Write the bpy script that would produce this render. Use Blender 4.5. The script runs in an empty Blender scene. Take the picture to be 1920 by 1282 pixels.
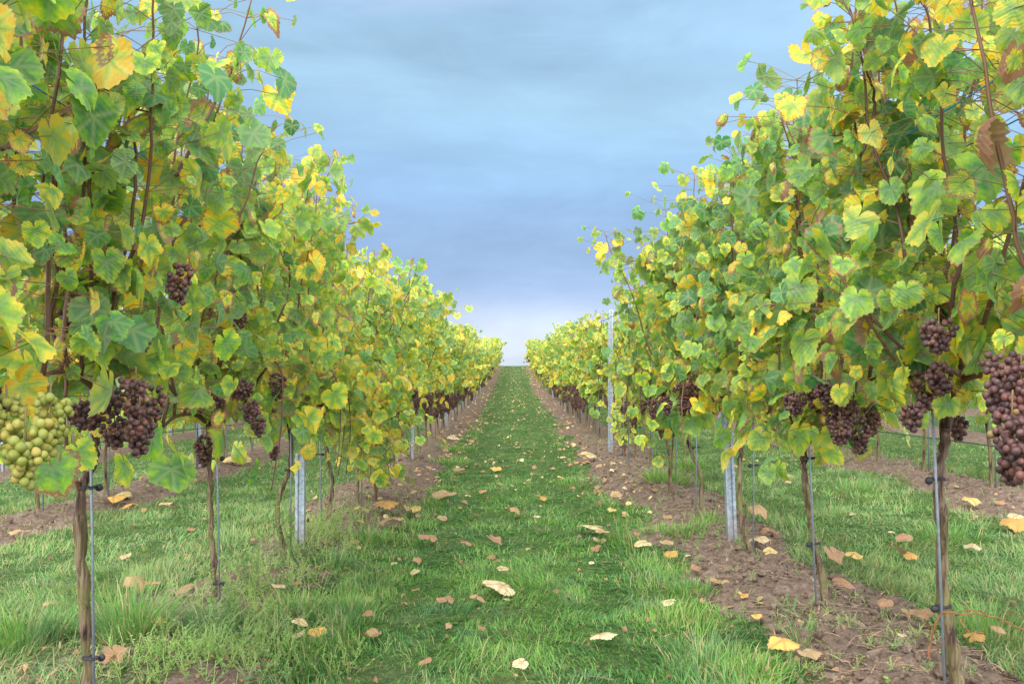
import bpy, math, numpy as np
from math import radians, sin, cos, pi

# ------------------------------------------------------------------ scene, camera, sky, sun
scene = bpy.context.scene
COL = scene.collection
FPX = 1800.0                                   # focal length in photo pixels (1920 wide)
CAMZ = 1.0
cam = bpy.data.cameras.new("camera")
cam.sensor_width = 36.0
cam.lens = 36.0 * FPX / 1920.0
cam.shift_x = -3 / 1920.0
cam.shift_y = 39 / 1920.0
cam.clip_start = 0.05
cam.clip_end = 4000.0
camo = bpy.data.objects.new("camera", cam)
camo.location = (0, 0, CAMZ)
camo.rotation_euler = (radians(90), 0, 0)
COL.objects.link(camo)
scene.camera = camo
scene.render.resolution_x = 1024
scene.render.resolution_y = 683
scene.view_settings.view_transform = 'Standard'
scene.view_settings.look = 'None'
scene.view_settings.exposure = 0.94
scene.view_settings.gamma = 1.0

SUN_EL, SUN_AZ = radians(48), radians(205)     # soft light from behind the camera, a little left
world = bpy.data.worlds.new("World")
scene.world = world
world.use_nodes = True
W = world.node_tree
W.nodes.clear()


def N(nt, t, **kw):
    n = nt.nodes.new(t)
    for k, v in kw.items():
        setattr(n, k, v)
    return n


def L(nt, a, b):
    nt.links.new(a, b)


def setin(n, **kw):
    for k, v in kw.items():
        n.inputs[k].default_value = v


def mth(nt, op, a, b=None, c=None, clamp=False):
    n = nt.nodes.new('ShaderNodeMath')
    n.operation = op
    n.use_clamp = clamp
    for i, v in enumerate((a, b, c)):
        if v is None:
            continue
        if isinstance(v, (int, float)):
            n.inputs[i].default_value = v
        else:
            nt.links.new(v, n.inputs[i])
    return n.outputs[0]


def mixc(nt, fac, a, b, mode='MIX'):
    n = nt.nodes.new('ShaderNodeMix')
    n.data_type = 'RGBA'
    n.blend_type = mode
    n.clamp_factor = True
    for s, v in ((n.inputs[0], fac), (n.inputs[6], a), (n.inputs[7], b)):
        if isinstance(v, (int, float)):
            s.default_value = v
        elif isinstance(v, (tuple, list)):
            s.default_value = (*v[:3], 1)
        else:
            nt.links.new(v, s)
    return n.outputs[2]


def ramp(nt, fac, stops, interp='LINEAR'):
    n = nt.nodes.new('ShaderNodeValToRGB')
    n.color_ramp.interpolation = interp
    e = n.color_ramp.elements
    while len(e) < len(stops):
        e.new(0.5)
    for i, (p, c) in enumerate(stops):
        e[i].position = p
        e[i].color = (*c, 1) if len(c) == 3 else c
    nt.links.new(fac, n.inputs[0])
    return n.outputs[0]


def noise(nt, vec, scale, detail=3, rough=0.5, dist=0.0, out=0):
    n = nt.nodes.new('ShaderNodeTexNoise')
    n.inputs['Scale'].default_value = scale
    n.inputs['Detail'].default_value = detail
    n.inputs['Roughness'].default_value = rough
    n.inputs['Distortion'].default_value = dist
    if vec is not None:
        nt.links.new(vec, n.inputs['Vector'])
    return n.outputs[out]


def mapping(nt, vec, scale=(1, 1, 1), loc=(0, 0, 0), rot=(0, 0, 0)):
    n = nt.nodes.new('ShaderNodeMapping')
    n.inputs['Scale'].default_value = scale
    n.inputs['Location'].default_value = loc
    n.inputs['Rotation'].default_value = rot
    nt.links.new(vec, n.inputs['Vector'])
    return n.outputs[0]


wc = N(W, 'ShaderNodeTexCoord').outputs['Generated']
sep = N(W, 'ShaderNodeSeparateXYZ')
L(W, wc, sep.inputs[0])
st = noise(W, mapping(W, wc, (1.5, 1.5, 9.0), (3.1, 0, 1.7), (0, .04, 0)), 1.0, 5, 0.55, 0.4)
st2 = noise(W, mapping(W, wc, (1.1, 1.1, 4.5), (7.3, 2.0, 0.4)), 1.6, 4, 0.5, 0.3)
zz = mth(W, 'ADD', sep.outputs[2], mth(W, 'MULTIPLY', mth(W, 'SUBTRACT', st, 0.5), mth(W, 'MULTIPLY_ADD', sep.outputs[2], 0.75, 0.03)))
skyc = ramp(W, zz, [
    (0.0, (0.60, 0.68, 0.80)), (0.03, (0.60, 0.68, 0.81)), (0.055, (0.44, 0.53, 0.73)),
    (0.085, (0.235, 0.35, 0.56)), (0.15, (0.235, 0.375, 0.59)), (0.21, (0.265, 0.44, 0.67)),
    (0.29, (0.36, 0.565, 0.715)), (0.37, (0.26, 0.43, 0.65)), (0.50, (0.62, 0.74, 0.88)),
    (0.72, (2.1, 2.1, 2.1)), (1.0, (3.2, 3.1, 3.0))], 'B_SPLINE')
st3 = noise(W, mapping(W, wc, (2.6, 2.6, 9.0), (1.3, 5.0, 0.4), (0, -.05, 0)), 1.7, 6, 0.6, 0.8)
bright = mth(W, 'ADD', mth(W, 'MULTIPLY_ADD', st2, 0.95, 0.30), mth(W, 'MULTIPLY', st3, 0.52))
n_ = W.nodes.new('ShaderNodeCombineColor')
for i_ in range(3):
    L(W, bright, n_.inputs[i_])
sc = mixc(W, 1.0, skyc, n_.outputs[0], 'MULTIPLY')
# sky brightness added behind the camera as fill light for the leaves
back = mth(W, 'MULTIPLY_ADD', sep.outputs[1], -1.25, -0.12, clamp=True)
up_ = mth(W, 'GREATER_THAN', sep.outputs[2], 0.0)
# and added fill light at both sides, beyond what the lens takes in
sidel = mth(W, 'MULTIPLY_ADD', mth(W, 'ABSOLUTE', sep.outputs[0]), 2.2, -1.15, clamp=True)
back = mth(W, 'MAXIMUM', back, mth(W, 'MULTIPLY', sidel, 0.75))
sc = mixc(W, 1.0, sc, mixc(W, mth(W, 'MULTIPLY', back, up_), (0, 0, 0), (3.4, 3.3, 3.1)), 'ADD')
nish = N(W, 'ShaderNodeTexSky', sky_type='NISHITA', sun_disc=False, sun_elevation=SUN_EL, sun_rotation=SUN_AZ)
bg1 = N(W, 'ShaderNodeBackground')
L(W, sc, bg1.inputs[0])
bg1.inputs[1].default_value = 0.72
bg2 = N(W, 'ShaderNodeBackground')
L(W, nish.outputs[0], bg2.inputs[0])
bg2.inputs[1].default_value = 0.05
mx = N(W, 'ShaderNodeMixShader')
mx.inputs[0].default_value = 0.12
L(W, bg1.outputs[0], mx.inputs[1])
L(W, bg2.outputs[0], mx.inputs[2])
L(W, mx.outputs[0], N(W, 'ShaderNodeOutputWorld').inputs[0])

sun = bpy.data.lights.new("sun", 'SUN')
sun.energy = 1.6
sun.angle = radians(25)
sun.color = (1.0, 0.95, 0.86)
suno = bpy.data.objects.new("sun", sun)
suno.rotation_euler = (pi / 2 - SUN_EL, 0, pi - SUN_AZ)
COL.objects.link(suno)


# ------------------------------------------------------------------ numeric helpers
def at(px, py, Y):
    """point at depth Y that the photograph shows at photo pixel px, py"""
    return np.array([(px - 963) / FPX * Y, Y, CAMZ - (py - 680) / FPX * Y])


def hash2(ix, iy, seed):
    h = (ix * 374761393 + iy * 668265263 + seed * 2147483647 + 1013904223) & 0xFFFFFFFF
    h = ((h ^ (h >> 13)) * 1274126177) & 0xFFFFFFFF
    h = h ^ (h >> 16)
    return (h & 0xFFFFFF) / float(0xFFFFFF)


def vnoise(x, y, seed=0):
    x = np.asarray(x, float); y = np.asarray(y, float)
    ix = np.floor(x).astype(np.int64); iy = np.floor(y).astype(np.int64)
    fx = x - ix; fy = y - iy
    fx = fx * fx * (3 - 2 * fx); fy = fy * fy * (3 - 2 * fy)
    a = hash2(ix, iy, seed); b = hash2(ix + 1, iy, seed)
    c = hash2(ix, iy + 1, seed); d = hash2(ix + 1, iy + 1, seed)
    return (a * (1 - fx) + b * fx) * (1 - fy) + (c * (1 - fx) + d * fx) * fy


def fbm(x, y, seed=0, o=3):
    s = 0; a = 0.5; t = 0
    for i in range(o):
        s = s + a * vnoise(x * 2 ** i, y * 2 ** i, seed + i * 17); t += a; a *= 0.5
    return s / t


_ky = [-40, 0, 2.5, 3.5, 4.8, 6, 7, 10, 20, 30, 35, 40, 50, 60, 64, 72, 100, 200, 400, 3000]
_kz = [.12, .12, .12, .06, .0, .015, -.02, -.06, -.07, -.03, .06, .20, .49, .76, .79, .70, -.4, -6, -13, -14]
_ty = np.arange(-40, 3000, 0.5)
_tz = np.interp(_ty, _ky, _kz)
_ker = np.hanning(11); _ker /= _ker.sum()
_tz = np.convolve(np.pad(_tz, 5, mode='edge'), _ker, mode='valid')
ROWS = [-7.7, -5.5, -3.3, -1.1, 1.1, 3.3, 5.5, 7.7]


def rowdist(x):
    return np.abs(((np.asarray(x, float)) % 2.2) - 1.1)


def sstep(a, b, x):
    t = np.clip((x - a) / (b - a), 0, 1)
    return t * t * (3 - 2 * t)


def soil(x, y):
    x = np.asarray(x, float); y = np.asarray(y, float)
    d = rowdist(x)
    r = np.floor(x / 2.2)
    e = 0.36 + 0.24 * (fbm(y * 1.3, r * 7.7 + x * 1.2, 5, 3) - 0.5) * 2
    m = sstep(e + 0.10, e - 0.06, d)
    patch = fbm(x * 2.3, y * 1.7, 9, 2)
    nearleft = (np.abs(x + 1.1) < 0.7) * sstep(12, 3, y)
    return m * (1 - nearleft * sstep(0.42, 0.60, patch) * 0.55)


def G(x, y):
    x = np.asarray(x, float); y = np.asarray(y, float)
    z = np.interp(y, _ty, _tz)
    inr = sstep(14, 9, np.abs(x)) * sstep(80, 62, y)
    d = rowdist(x)
    z = z + inr * 0.055 * np.exp(-(d / 0.28) ** 2)
    z = z + 0.03 * np.clip(x, -9, 9) * sstep(3, 8, y) * sstep(75, 35, y)
    z = z + inr * 0.035 * (fbm(x * 1.1, y * 0.8, 3, 2) - 0.5)
    return z


def Gf(x, y):
    """fine ground with clods"""
    s = soil(x, y)
    near = sstep(22, 8, y)
    c = fbm(x * 9, y * 9, 21, 4) - 0.5
    c2 = fbm(x * 30, y * 30, 33, 2) - 0.5
    return G(x, y) + near * (s * (0.085 * c + 0.032 * c2) + (1 - s) * 0.02 * c)


def ground_at(px, py):
    """where the sight line through a photo pixel meets the ground"""
    Y = 3.0
    lo, hi = 1.2, 62.0
    f = lambda Y: at(px, py, Y)[2] - float(G(at(px, py, Y)[0], Y))
    for y in np.arange(1.2, 62, 0.1):
        if f(y) < 0:
            hi = y; lo = y - 0.1
            break
    for _ in range(20):
        m = (lo + hi) / 2
        if f(m) < 0: hi = m
        else: lo = m
    p = at(px, py, hi)
    return p


class MB:
    """collects polygons; build() links them as one mesh object"""
    def __init__(s):
        s.v = []; s.n = 0; s.f = []; s.a = []; s.uv = []; s.m = []; s.hasuv = False

    def add(s, v, faces, attr=None, mat=0, uv=None):
        v = np.asarray(v, np.float32).reshape(-1, 3)
        k = len(v)
        s.v.append(v)
        if attr is None:
            attr = np.zeros((k, 4), np.float32)
        attr = np.broadcast_to(np.asarray(attr, np.float32), (k, 4))
        s.a.append(attr)
        s.uv.append(np.zeros((k, 2), np.float32) if uv is None else np.asarray(uv, np.float32))
        for F in faces:
            F = np.asarray(F, np.int64)
            s.f.append(F + s.n)
            s.m.append(np.full(len(F), mat, np.int32))
        s.n += k

    def mesh(s, name, mats, smooth=True):
        me = bpy.data.meshes.new(name)
        V = np.concatenate(s.v); A = np.concatenate(s.a); U = np.concatenate(s.uv)
        me.vertices.add(len(V)); me.vertices.foreach_set('co', V.ravel())
        loops = np.concatenate([f.ravel() for f in s.f])
        tot = np.concatenate([np.full(len(f), f.shape[1]) for f in s.f])
        start = np.concatenate([[0], np.cumsum(tot)[:-1]])
        me.loops.add(len(loops)); me.loops.foreach_set('vertex_index', loops.astype(np.int32))
        me.polygons.add(len(tot))
        me.polygons.foreach_set('loop_start', start.astype(np.int32))
        me.polygons.foreach_set('loop_total', tot.astype(np.int32))
        me.polygons.foreach_set('material_index', np.concatenate(s.m))
        me.polygons.foreach_set('use_smooth', np.full(len(tot), smooth))
        at_ = me.attributes.new('pa', 'FLOAT_COLOR', 'POINT')
        at_.data.foreach_set('color', A.ravel().astype(np.float32))
        ul = me.uv_layers.new(name='UVMap')
        ul.data.foreach_set('uv', U[loops].ravel().astype(np.float32))
        for m in mats:
            me.materials.append(m)
        me.update(calc_edges=True)
        me.validate()
        return me

    def build(s, name, mats, parent=None, smooth=True, loc=None):
        return link(name, s.mesh(name, mats, smooth), parent, loc)


def link(name, me, parent=None, loc=None):
    o = bpy.data.objects.new(name, me)
    COL.objects.link(o)
    if parent is not None: o.parent = parent
    if loc is not None: o.location = loc
    return o


def tag(o, label=None, cat=None, group=None, kind=None):
    if label: o['label'] = label
    if cat: o['category'] = cat
    if group: o['group'] = group
    if kind: o['kind'] = kind
    return o


def empty(name, loc, rz=0):
    o = bpy.data.objects.new(name, None)
    COL.objects.link(o)
    o.location = loc; o.rotation_euler.z = rz
    o.empty_display_size = 0.1
    return o


def tube(mb, P, R, sides=6, mat=0, attr=None, caps=True, rj=0, rng=None):
    P = np.asarray(P, float); n = len(P)
    R = np.broadcast_to(np.asarray(R, float), (n,))
    T = np.gradient(P, axis=0)
    T /= np.linalg.norm(T, axis=1)[:, None] + 1e-9
    ref = np.array([1.0, 0, 0]) if abs(T[0][0]) < 0.8 else np.array([0, 1.0, 0])
    A = np.cross(T, ref); A /= np.linalg.norm(A, axis=1)[:, None] + 1e-9
    B = np.cross(T, A)
    th = np.arange(sides) * 2 * pi / sides
    rr = R[:, None] * (1 + (rng.uniform(-rj, rj, (n, sides)) if rj else 0))
    V = P[:, None, :] + rr[..., None] * (np.cos(th)[None, :, None] * A[:, None, :] + np.sin(th)[None, :, None] * B[:, None, :])
    i = np.arange(n - 1)[:, None] * sides; j = np.arange(sides)[None, :]; j2 = (j + 1) % sides
    F = np.stack([i + j, i + j2, i + sides + j2, i + sides + j], -1).reshape(-1, 4)
    fs = [F]
    if caps:
        fs.append(np.arange(sides)[None, ::-1]); fs.append(((n - 1) * sides + np.arange(sides))[None, :])
    if attr is None: attr = (0, 0, 0, 0)
    a = np.zeros((n * sides, 4)); a[:] = attr
    mb.add(V.reshape(-1, 3), fs, a, mat)


def smooth_path(P, n):
    P = np.asarray(P, float)
    t = np.linspace(0, len(P) - 1, n)
    k = np.clip(np.floor(t).astype(int), 0, len(P) - 2); u = (t - k)[:, None]
    p0 = P[np.clip(k - 1, 0, len(P) - 1)]; p1 = P[k]; p2 = P[k + 1]; p3 = P[np.clip(k + 2, 0, len(P) - 1)]
    return 0.5 * ((2 * p1) + (-p0 + p2) * u + (2 * p0 - 5 * p1 + 4 * p2 - p3) * u * u + (-p0 + 3 * p1 - 3 * p2 + p3) * u ** 3)


def box(mb, c, s, mat=0, rz=0, attr=None):
    x, y, z = np.array(s) / 2
    V = np.array([[-x, -y, -z], [x, -y, -z], [x, y, -z], [-x, y, -z], [-x, -y, z], [x, -y, z], [x, y, z], [-x, y, z]])
    if rz:
        V = V @ np.array([[cos(rz), sin(rz), 0], [-sin(rz), cos(rz), 0], [0, 0, 1]])
    mb.add(V + np.array(c), [[[0, 3, 2, 1], [4, 5, 6, 7], [0, 1, 5, 4], [1, 2, 6, 5], [2, 3, 7, 6], [3, 0, 4, 7]]], attr, mat)


# ------------------------------------------------------------------ materials
def newmat(name):
    m = bpy.data.materials.new(name)
    m.use_nodes = True
    nt = m.node_tree
    nt.nodes.clear()
    out = N(nt, 'ShaderNodeOutputMaterial')
    return m, nt, out


def attr4(nt):
    a = N(nt, 'ShaderNodeAttribute', attribute_name='pa')
    s = N(nt, 'ShaderNodeSeparateColor')
    L(nt, a.outputs['Color'], s.inputs[0])
    return s.outputs[0], s.outputs[1], s.outputs[2], a.outputs['Alpha']


def bump(nt, h, strength=0.3, dist=0.01):
    b = N(nt, 'ShaderNodeBump')
    b.inputs['Strength'].default_value = strength
    b.inputs['Distance'].default_value = dist
    L(nt, h, b.inputs['Height'])
    return b.outputs[0]


def leaf_material(name, fallen=False):
    # pa: r yellowness, g random, b radial position, a brownness
    m, nt, out = newmat(name)
    ye, rnd, rad, br = attr4(nt)
    uv = N(nt, 'ShaderNodeUVMap', uv_map='UVMap').outputs[0]
    s = N(nt, 'ShaderNodeSeparateXYZ'); L(nt, uv, s.inputs[0])
    au = mth(nt, 'ABSOLUTE', s.outputs[0]); v = s.outputs[1]
    dmin = None
    for ang in (0, 52, 108):
        a = radians(ang)
        d = mth(nt, 'ABSOLUTE', mth(nt, 'SUBTRACT', mth(nt, 'MULTIPLY', au, cos(a)), mth(nt, 'MULTIPLY', v, sin(a))))
        al = mth(nt, 'ADD', mth(nt, 'MULTIPLY', au, sin(a)), mth(nt, 'MULTIPLY', v, cos(a)))
        d = mth(nt, 'ADD', d, mth(nt, 'MULTIPLY', mth(nt, 'LESS_THAN', al, 0.0), 1.0))
        dmin = d if dmin is None else mth(nt, 'MINIMUM', dmin, d)
    # secondary veins: fine ridges
    sv = N(nt, 'ShaderNodeTexWave', wave_type='BANDS', bands_direction='DIAGONAL')
    sv.inputs['Scale'].default_value = 2.6; sv.inputs['Distortion'].default_value = 2.0
    L(nt, uv, sv.inputs['Vector'])
    cmb = N(nt, 'ShaderNodeCombineXYZ')
    L(nt, s.outputs[0], cmb.inputs[0]); L(nt, v, cmb.inputs[1]); L(nt, mth(nt, 'MULTIPLY', rnd, 37.0), cmb.inputs[2])
    nz = noise(nt, cmb.outputs[0], 2.6, 4, 0.6)
    nf = noise(nt, cmb.outputs[0], 9.0, 3, 0.6)
    vein = mth(nt, 'SUBTRACT', 1.0, mth(nt, 'MULTIPLY', dmin, 7.0), clamp=True)
    nearv = mth(nt, 'SUBTRACT', 1.0, mth(nt, 'MULTIPLY', dmin, 4.0), clamp=True)
    y2 = mth(nt, 'ADD', ye, mth(nt, 'MULTIPLY', mth(nt, 'SUBTRACT', rad, 0.55), 0.38))
    y2 = mth(nt, 'ADD', y2, mth(nt, 'MULTIPLY', mth(nt, 'SUBTRACT', nz, 0.5), 0.95))
    y2 = mth(nt, 'SUBTRACT', y2, mth(nt, 'MULTIPLY', nearv, mth(nt, 'MULTIPLY_ADD', ye, 0.28, 0.16)))
    if fallen:
        col = ramp(nt, ye, [(0.0, (0.17, 0.085, 0.05)), (0.3, (0.33, 0.20, 0.125)), (0.55, (0.47, 0.33, 0.17)), (0.72, (0.70, 0.60, 0.37)), (0.88, (0.66, 0.55, 0.20)), (1.0, (0.62, 0.36, 0.06))])
        col = mixc(nt, mth(nt, 'MULTIPLY', mth(nt, 'SUBTRACT', nz, 0.42), 2.2, clamp=True), col, (0.38, 0.23, 0.12), 'MIX')
    else:
        col = ramp(nt, y2, [(0.0, (0.070, 0.195, 0.080)), (0.20, (0.140, 0.305, 0.070)), (0.40, (0.265, 0.42, 0.070)),
                            (0.60, (0.46, 0.50, 0.085)), (0.80, (0.70, 0.55, 0.08)), (1.0, (0.70, 0.44, 0.07))])
    hs = N(nt, 'ShaderNodeHueSaturation')
    L(nt, col, hs.inputs['Color'])
    L(nt, mth(nt, 'MULTIPLY_ADD', rnd, 0.55, 0.80), hs.inputs['Value'])
    hs.inputs['Saturation'].default_value = 1.05 if not fallen else 0.95
    col = hs.outputs[0]
    col = mixc(nt, mth(nt, 'MULTIPLY', vein, 0.6 if fallen else 0.35), col, (0.45, 0.50, 0.20) if not fallen else (0.34, 0.19, 0.09))
    # dry brown margins and blotches
    b2 = mth(nt, 'ADD', mth(nt, 'MULTIPLY', br, 1.5), mth(nt, 'MULTIPLY', mth(nt, 'SUBTRACT', rad, 0.86), 2.4))
    b2 = mth(nt, 'ADD', b2, mth(nt, 'MULTIPLY', mth(nt, 'SUBTRACT', nf, 0.5), 1.9))
    bm = mth(nt, 'MULTIPLY', mth(nt, 'SUBTRACT', b2, 0.62), 5.0, clamp=True)
    brown = mixc(nt, nz, (0.22, 0.095, 0.05), (0.46, 0.27, 0.18))
    col = mixc(nt, bm, col, brown)
    spots = mth(nt, 'MULTIPLY', mth(nt, 'SUBTRACT', noise(nt, cmb.outputs[0], 15, 2, 0.5), 0.68), 14.0, clamp=True)
    col = mixc(nt, mth(nt, 'MULTIPLY', spots, mth(nt, 'MULTIPLY_ADD', br, 1.2, 0.25)), col, (0.20, 0.10, 0.04))
    # underside is paler and duller
    geo = N(nt, 'ShaderNodeNewGeometry')
    under = mixc(nt, 0.18, col, (0.40, 0.47, 0.27) if not fallen else (0.6, 0.5, 0.38))
    col = mixc(nt, geo.outputs['Backfacing'], col, under)
    hgt = mth(nt, 'ADD', mth(nt, 'MULTIPLY', vein, -0.6), mth(nt, 'ADD', mth(nt, 'MULTIPLY', nf, 0.5), mth(nt, 'MULTIPLY', sv.outputs[1], 0.25)))
    nb = bump(nt, hgt, 0.5, 0.004)
    pr = N(nt, 'ShaderNodeBsdfPrincipled')
    L(nt, col, pr.inputs['Base Color'])
    pr.inputs['Roughness'].default_value = 0.50 if not fallen else 0.75
    pr.inputs['Specular IOR Level'].default_value = 0.42 if not fallen else 0.2
    L(nt, nb, pr.inputs['Normal'])
    tr = N(nt, 'ShaderNodeBsdfTranslucent')
    h2 = N(nt, 'ShaderNodeHueSaturation'); h2.inputs['Saturation'].default_value = 1.15; h2.inputs['Value'].default_value = 1.25
    L(nt, col, h2.inputs['Color'])
    L(nt, h2.outputs[0], tr.inputs[0]); L(nt, nb, tr.inputs['Normal'])
    mx = N(nt, 'ShaderNodeMixShader'); mx.inputs[0].default_value = 0.37 if not fallen else 0.15
    L(nt, pr.outputs[0], mx.inputs[1]); L(nt, tr.outputs[0], mx.inputs[2])
    L(nt, mx.outputs[0], out.inputs[0])
    return m


def simple(name, build, rough=0.7, metal=0.0, spec=0.4, bmp=None, bs=0.4, bd=0.01, sss=0):
    m, nt, out = newmat(name)
    pr = N(nt, 'ShaderNodeBsdfPrincipled')
    tc = N(nt, 'ShaderNodeTexCoord').outputs['Object']
    col, h = build(nt, tc)
    L(nt, col, pr.inputs['Base Color'])
    pr.inputs['Roughness'].default_value = rough
    pr.inputs['Metallic'].default_value = metal
    pr.inputs['Specular IOR Level'].default_value = spec
    if sss:
        pr.inputs['Subsurface Weight'].default_value = sss
        pr.inputs['Subsurface Radius'].default_value = (0.01, 0.008, 0.003)
        pr.inputs['Subsurface Scale'].default_value = 0.6
    if h is not None:
        L(nt, bump(nt, h, bs, bd), pr.inputs['Normal'])
    L(nt, pr.outputs[0], out.inputs[0])
    return m


def _bark(nt, tc):
    f = noise(nt, mapping(nt, tc, (70, 70, 7)), 1.0, 5, 0.65, 0.8)
    g = noise(nt, tc, 9, 3)
    col = ramp(nt, f, [(0.36, (0.022, 0.014, 0.012)), (0.47, (0.095, 0.060, 0.048)), (0.58, (0.20, 0.140, 0.112)), (0.72, (0.32, 0.245, 0.205))])
    s = N(nt, 'ShaderNodeSeparateXYZ'); L(nt, tc, s.inputs[0])
    low = mth(nt, 'SUBTRACT', 1.0, mth(nt, 'MULTIPLY', s.outputs[2], 1.9), clamp=True)
    moss = mth(nt, 'MULTIPLY', mth(nt, 'MULTIPLY', mth(nt, 'MULTIPLY', low, 1.8, clamp=True), mth(nt, 'MULTIPLY', mth(nt, 'SUBTRACT', g, 0.36), 4.0, clamp=True)), mth(nt, 'MULTIPLY', f, 1.3))
    col = mixc(nt, moss, col, (0.20, 0.20, 0.07))
    return col, f


def _cane(nt, tc):
    r, g, b, a = attr4(nt)
    f = noise(nt, mapping(nt, tc, (30, 30, 12)), 1.0, 3)
    col = ramp(nt, r, [(0.0, (0.10, 0.048, 0.035)), (0.5, (0.19, 0.09, 0.058)), (0.8, (0.30, 0.24, 0.09)), (1.0, (0.38, 0.13, 0.09))])
    col = mixc(nt, mth(nt, 'MULTIPLY', f, 0.55), col, (0.12, 0.07, 0.05))
    return col, f


def _berry(dark):
    def fn(nt, tc):
        r, g, b, a = attr4(nt)
        f = noise(nt, tc, 75, 4, 0.65)
        if dark:
            col = ramp(nt, r, [(0.0, (0.034, 0.016, 0.020)), (0.55, (0.095, 0.036, 0.036)), (0.90, (0.16, 0.062, 0.050)), (0.985, (0.19, 0.08, 0.05)), (1.0, (0.25, 0.20, 0.06))])
            col = mixc(nt, mth(nt, 'MULTIPLY', mth(nt, 'SUBTRACT', f, 0.40), 2.0, clamp=True), col, (0.19, 0.12, 0.125))
        else:
            col = ramp(nt, r, [(0.0, (0.20, 0.23, 0.045)), (0.6, (0.29, 0.305, 0.065)), (1.0, (0.37, 0.29, 0.07))])
            col = mixc(nt, mth(nt, 'MULTIPLY', mth(nt, 'SUBTRACT', f, 0.50), 1.8, clamp=True), col, (0.37, 0.38, 0.19))
        return col, None
    return fn


def _galv(nt, tc):
    f = noise(nt, mapping(nt, tc, (60, 60, 14)), 1.0, 4, 0.6)
    v = N(nt, 'ShaderNodeTexVoronoi'); v.inputs['Scale'].default_value = 70
    L(nt, tc, v.inputs['Vector'])
    g = noise(nt, tc, 5, 3)
    s = N(nt, 'ShaderNodeSeparateColor'); L(nt, v.outputs['Color'], s.inputs[0])
    k = mth(nt, 'ADD', mth(nt, 'MULTIPLY', s.outputs[0], 0.4), mth(nt, 'MULTIPLY', f, 0.6))
    col = ramp(nt, k, [(0.2, (0.20, 0.245, 0.30)), (0.5, (0.30, 0.36, 0.43)), (0.8, (0.43, 0.49, 0.56))])
    sz = N(nt, 'ShaderNodeSeparateXYZ'); L(nt, tc, sz.inputs[0])
    mud = mth(nt, 'MULTIPLY', mth(nt, 'SUBTRACT', 1.0, mth(nt, 'MULTIPLY', sz.outputs[2], 5.5), clamp=True), mth(nt, 'MULTIPLY', g, 1.3), clamp=True)
    col = mixc(nt, mud, col, (0.22, 0.16, 0.12))
    return col, f


def flat(c, c2=None, sc=20):
    def fn(nt, tc):
        f = noise(nt, tc, sc, 3)
        return mixc(nt, f, c, c2 if c2 else tuple(x * 0.7 for x in c)), f
    return fn


LEAF = leaf_material('vine_leaf')
DRYLEAF = leaf_material('dry_leaf', True)
BARK = simple('bark', _bark, 0.9, spec=0.15, bs=1.0, bd=0.006)
CANE = simple('cane_wood', _cane, 0.55, spec=0.35, bs=0.4, bd=0.002)
GRAPE = simple('grape_skin', _berry(True), 0.5, spec=0.35, sss=0.06)
GREENGRAPE = simple('green_grape_skin', _berry(False), 0.45, spec=0.35, sss=0.35)
GALV = simple('galvanised_steel', _galv, 0.50, 0.35, 0.5, bs=0.15, bd=0.002)
STAKEM = simple('stake_steel', flat((0.26, 0.30, 0.36), (0.15, 0.17, 0.21), 30), 0.5, 0.4)
WIREM = simple('wire_steel', flat((0.20, 0.27, 0.30), (0.12, 0.17, 0.19), 8), 0.45, 0.5)
BLUEM = simple('blue_twine', flat((0.02, 0.16, 0.42), (0.03, 0.22, 0.50), 12), 0.5)
BLACKM = simple('black_rubber', flat((0.018, 0.02, 0.026), (0.035, 0.035, 0.045), 40), 0.55)
ORANGEM = simple('orange_stem', flat((0.36, 0.14, 0.055), (0.20, 0.08, 0.045), 60), 0.7)
STRAWM = simple('straw', flat((0.42, 0.31, 0.21), (0.25, 0.15, 0.10), 6), 0.8)


def ground_material():
    m, nt, out = newmat('soil_and_turf')
    s, _, _, _ = attr4(nt)
    tc = N(nt, 'ShaderNodeTexCoord').outputs['Object']
    n1 = noise(nt, tc, 3.5, 5, 0.6); n2 = noise(nt, tc, 28, 5, 0.65); n3 = noise(nt, tc, 0.8, 3)
    so = ramp(nt, n2, [(0.30, (0.050, 0.034, 0.025)), (0.45, (0.125, 0.088, 0.066)), (0.62, (0.215, 0.162, 0.126)), (0.8, (0.38, 0.31, 0.25))])
    so = mixc(nt, mth(nt, 'MULTIPLY', n1, 0.45), so, (0.23, 0.172, 0.148))
    gr = ramp(nt, n2, [(0.3, (0.014, 0.034, 0.010)), (0.5, (0.035, 0.09, 0.022)), (0.7, (0.13, 0.24, 0.06))])
    gr = mixc(nt, mth(nt, 'MULTIPLY', mth(nt, 'SUBTRACT', n1, 0.45), 1.6, clamp=True), gr, (0.21, 0.20, 0.10))
    mk = mth(nt, 'ADD', s, mth(nt, 'MULTIPLY', mth(nt, 'SUBTRACT', n2, 0.5), 0.9), clamp=True)
    mk = ramp(nt, mk, [(0.3, (0, 0, 0)), (0.65, (1, 1, 1))])
    col = mixc(nt, mk, gr, so)
    pr = N(nt, 'ShaderNodeBsdfPrincipled'); pr.inputs['Roughness'].default_value = 0.95
    pr.inputs['Specular IOR Level'].default_value = 0.12
    L(nt, col, pr.inputs['Base Color'])
    h = mth(nt, 'ADD', n2, mth(nt, 'MULTIPLY', noise(nt, tc, 110, 3, 0.6), 0.4))
    L(nt, bump(nt, h, 0.9, 0.02), pr.inputs['Normal'])
    L(nt, pr.outputs[0], out.inputs[0])
    return m


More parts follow.
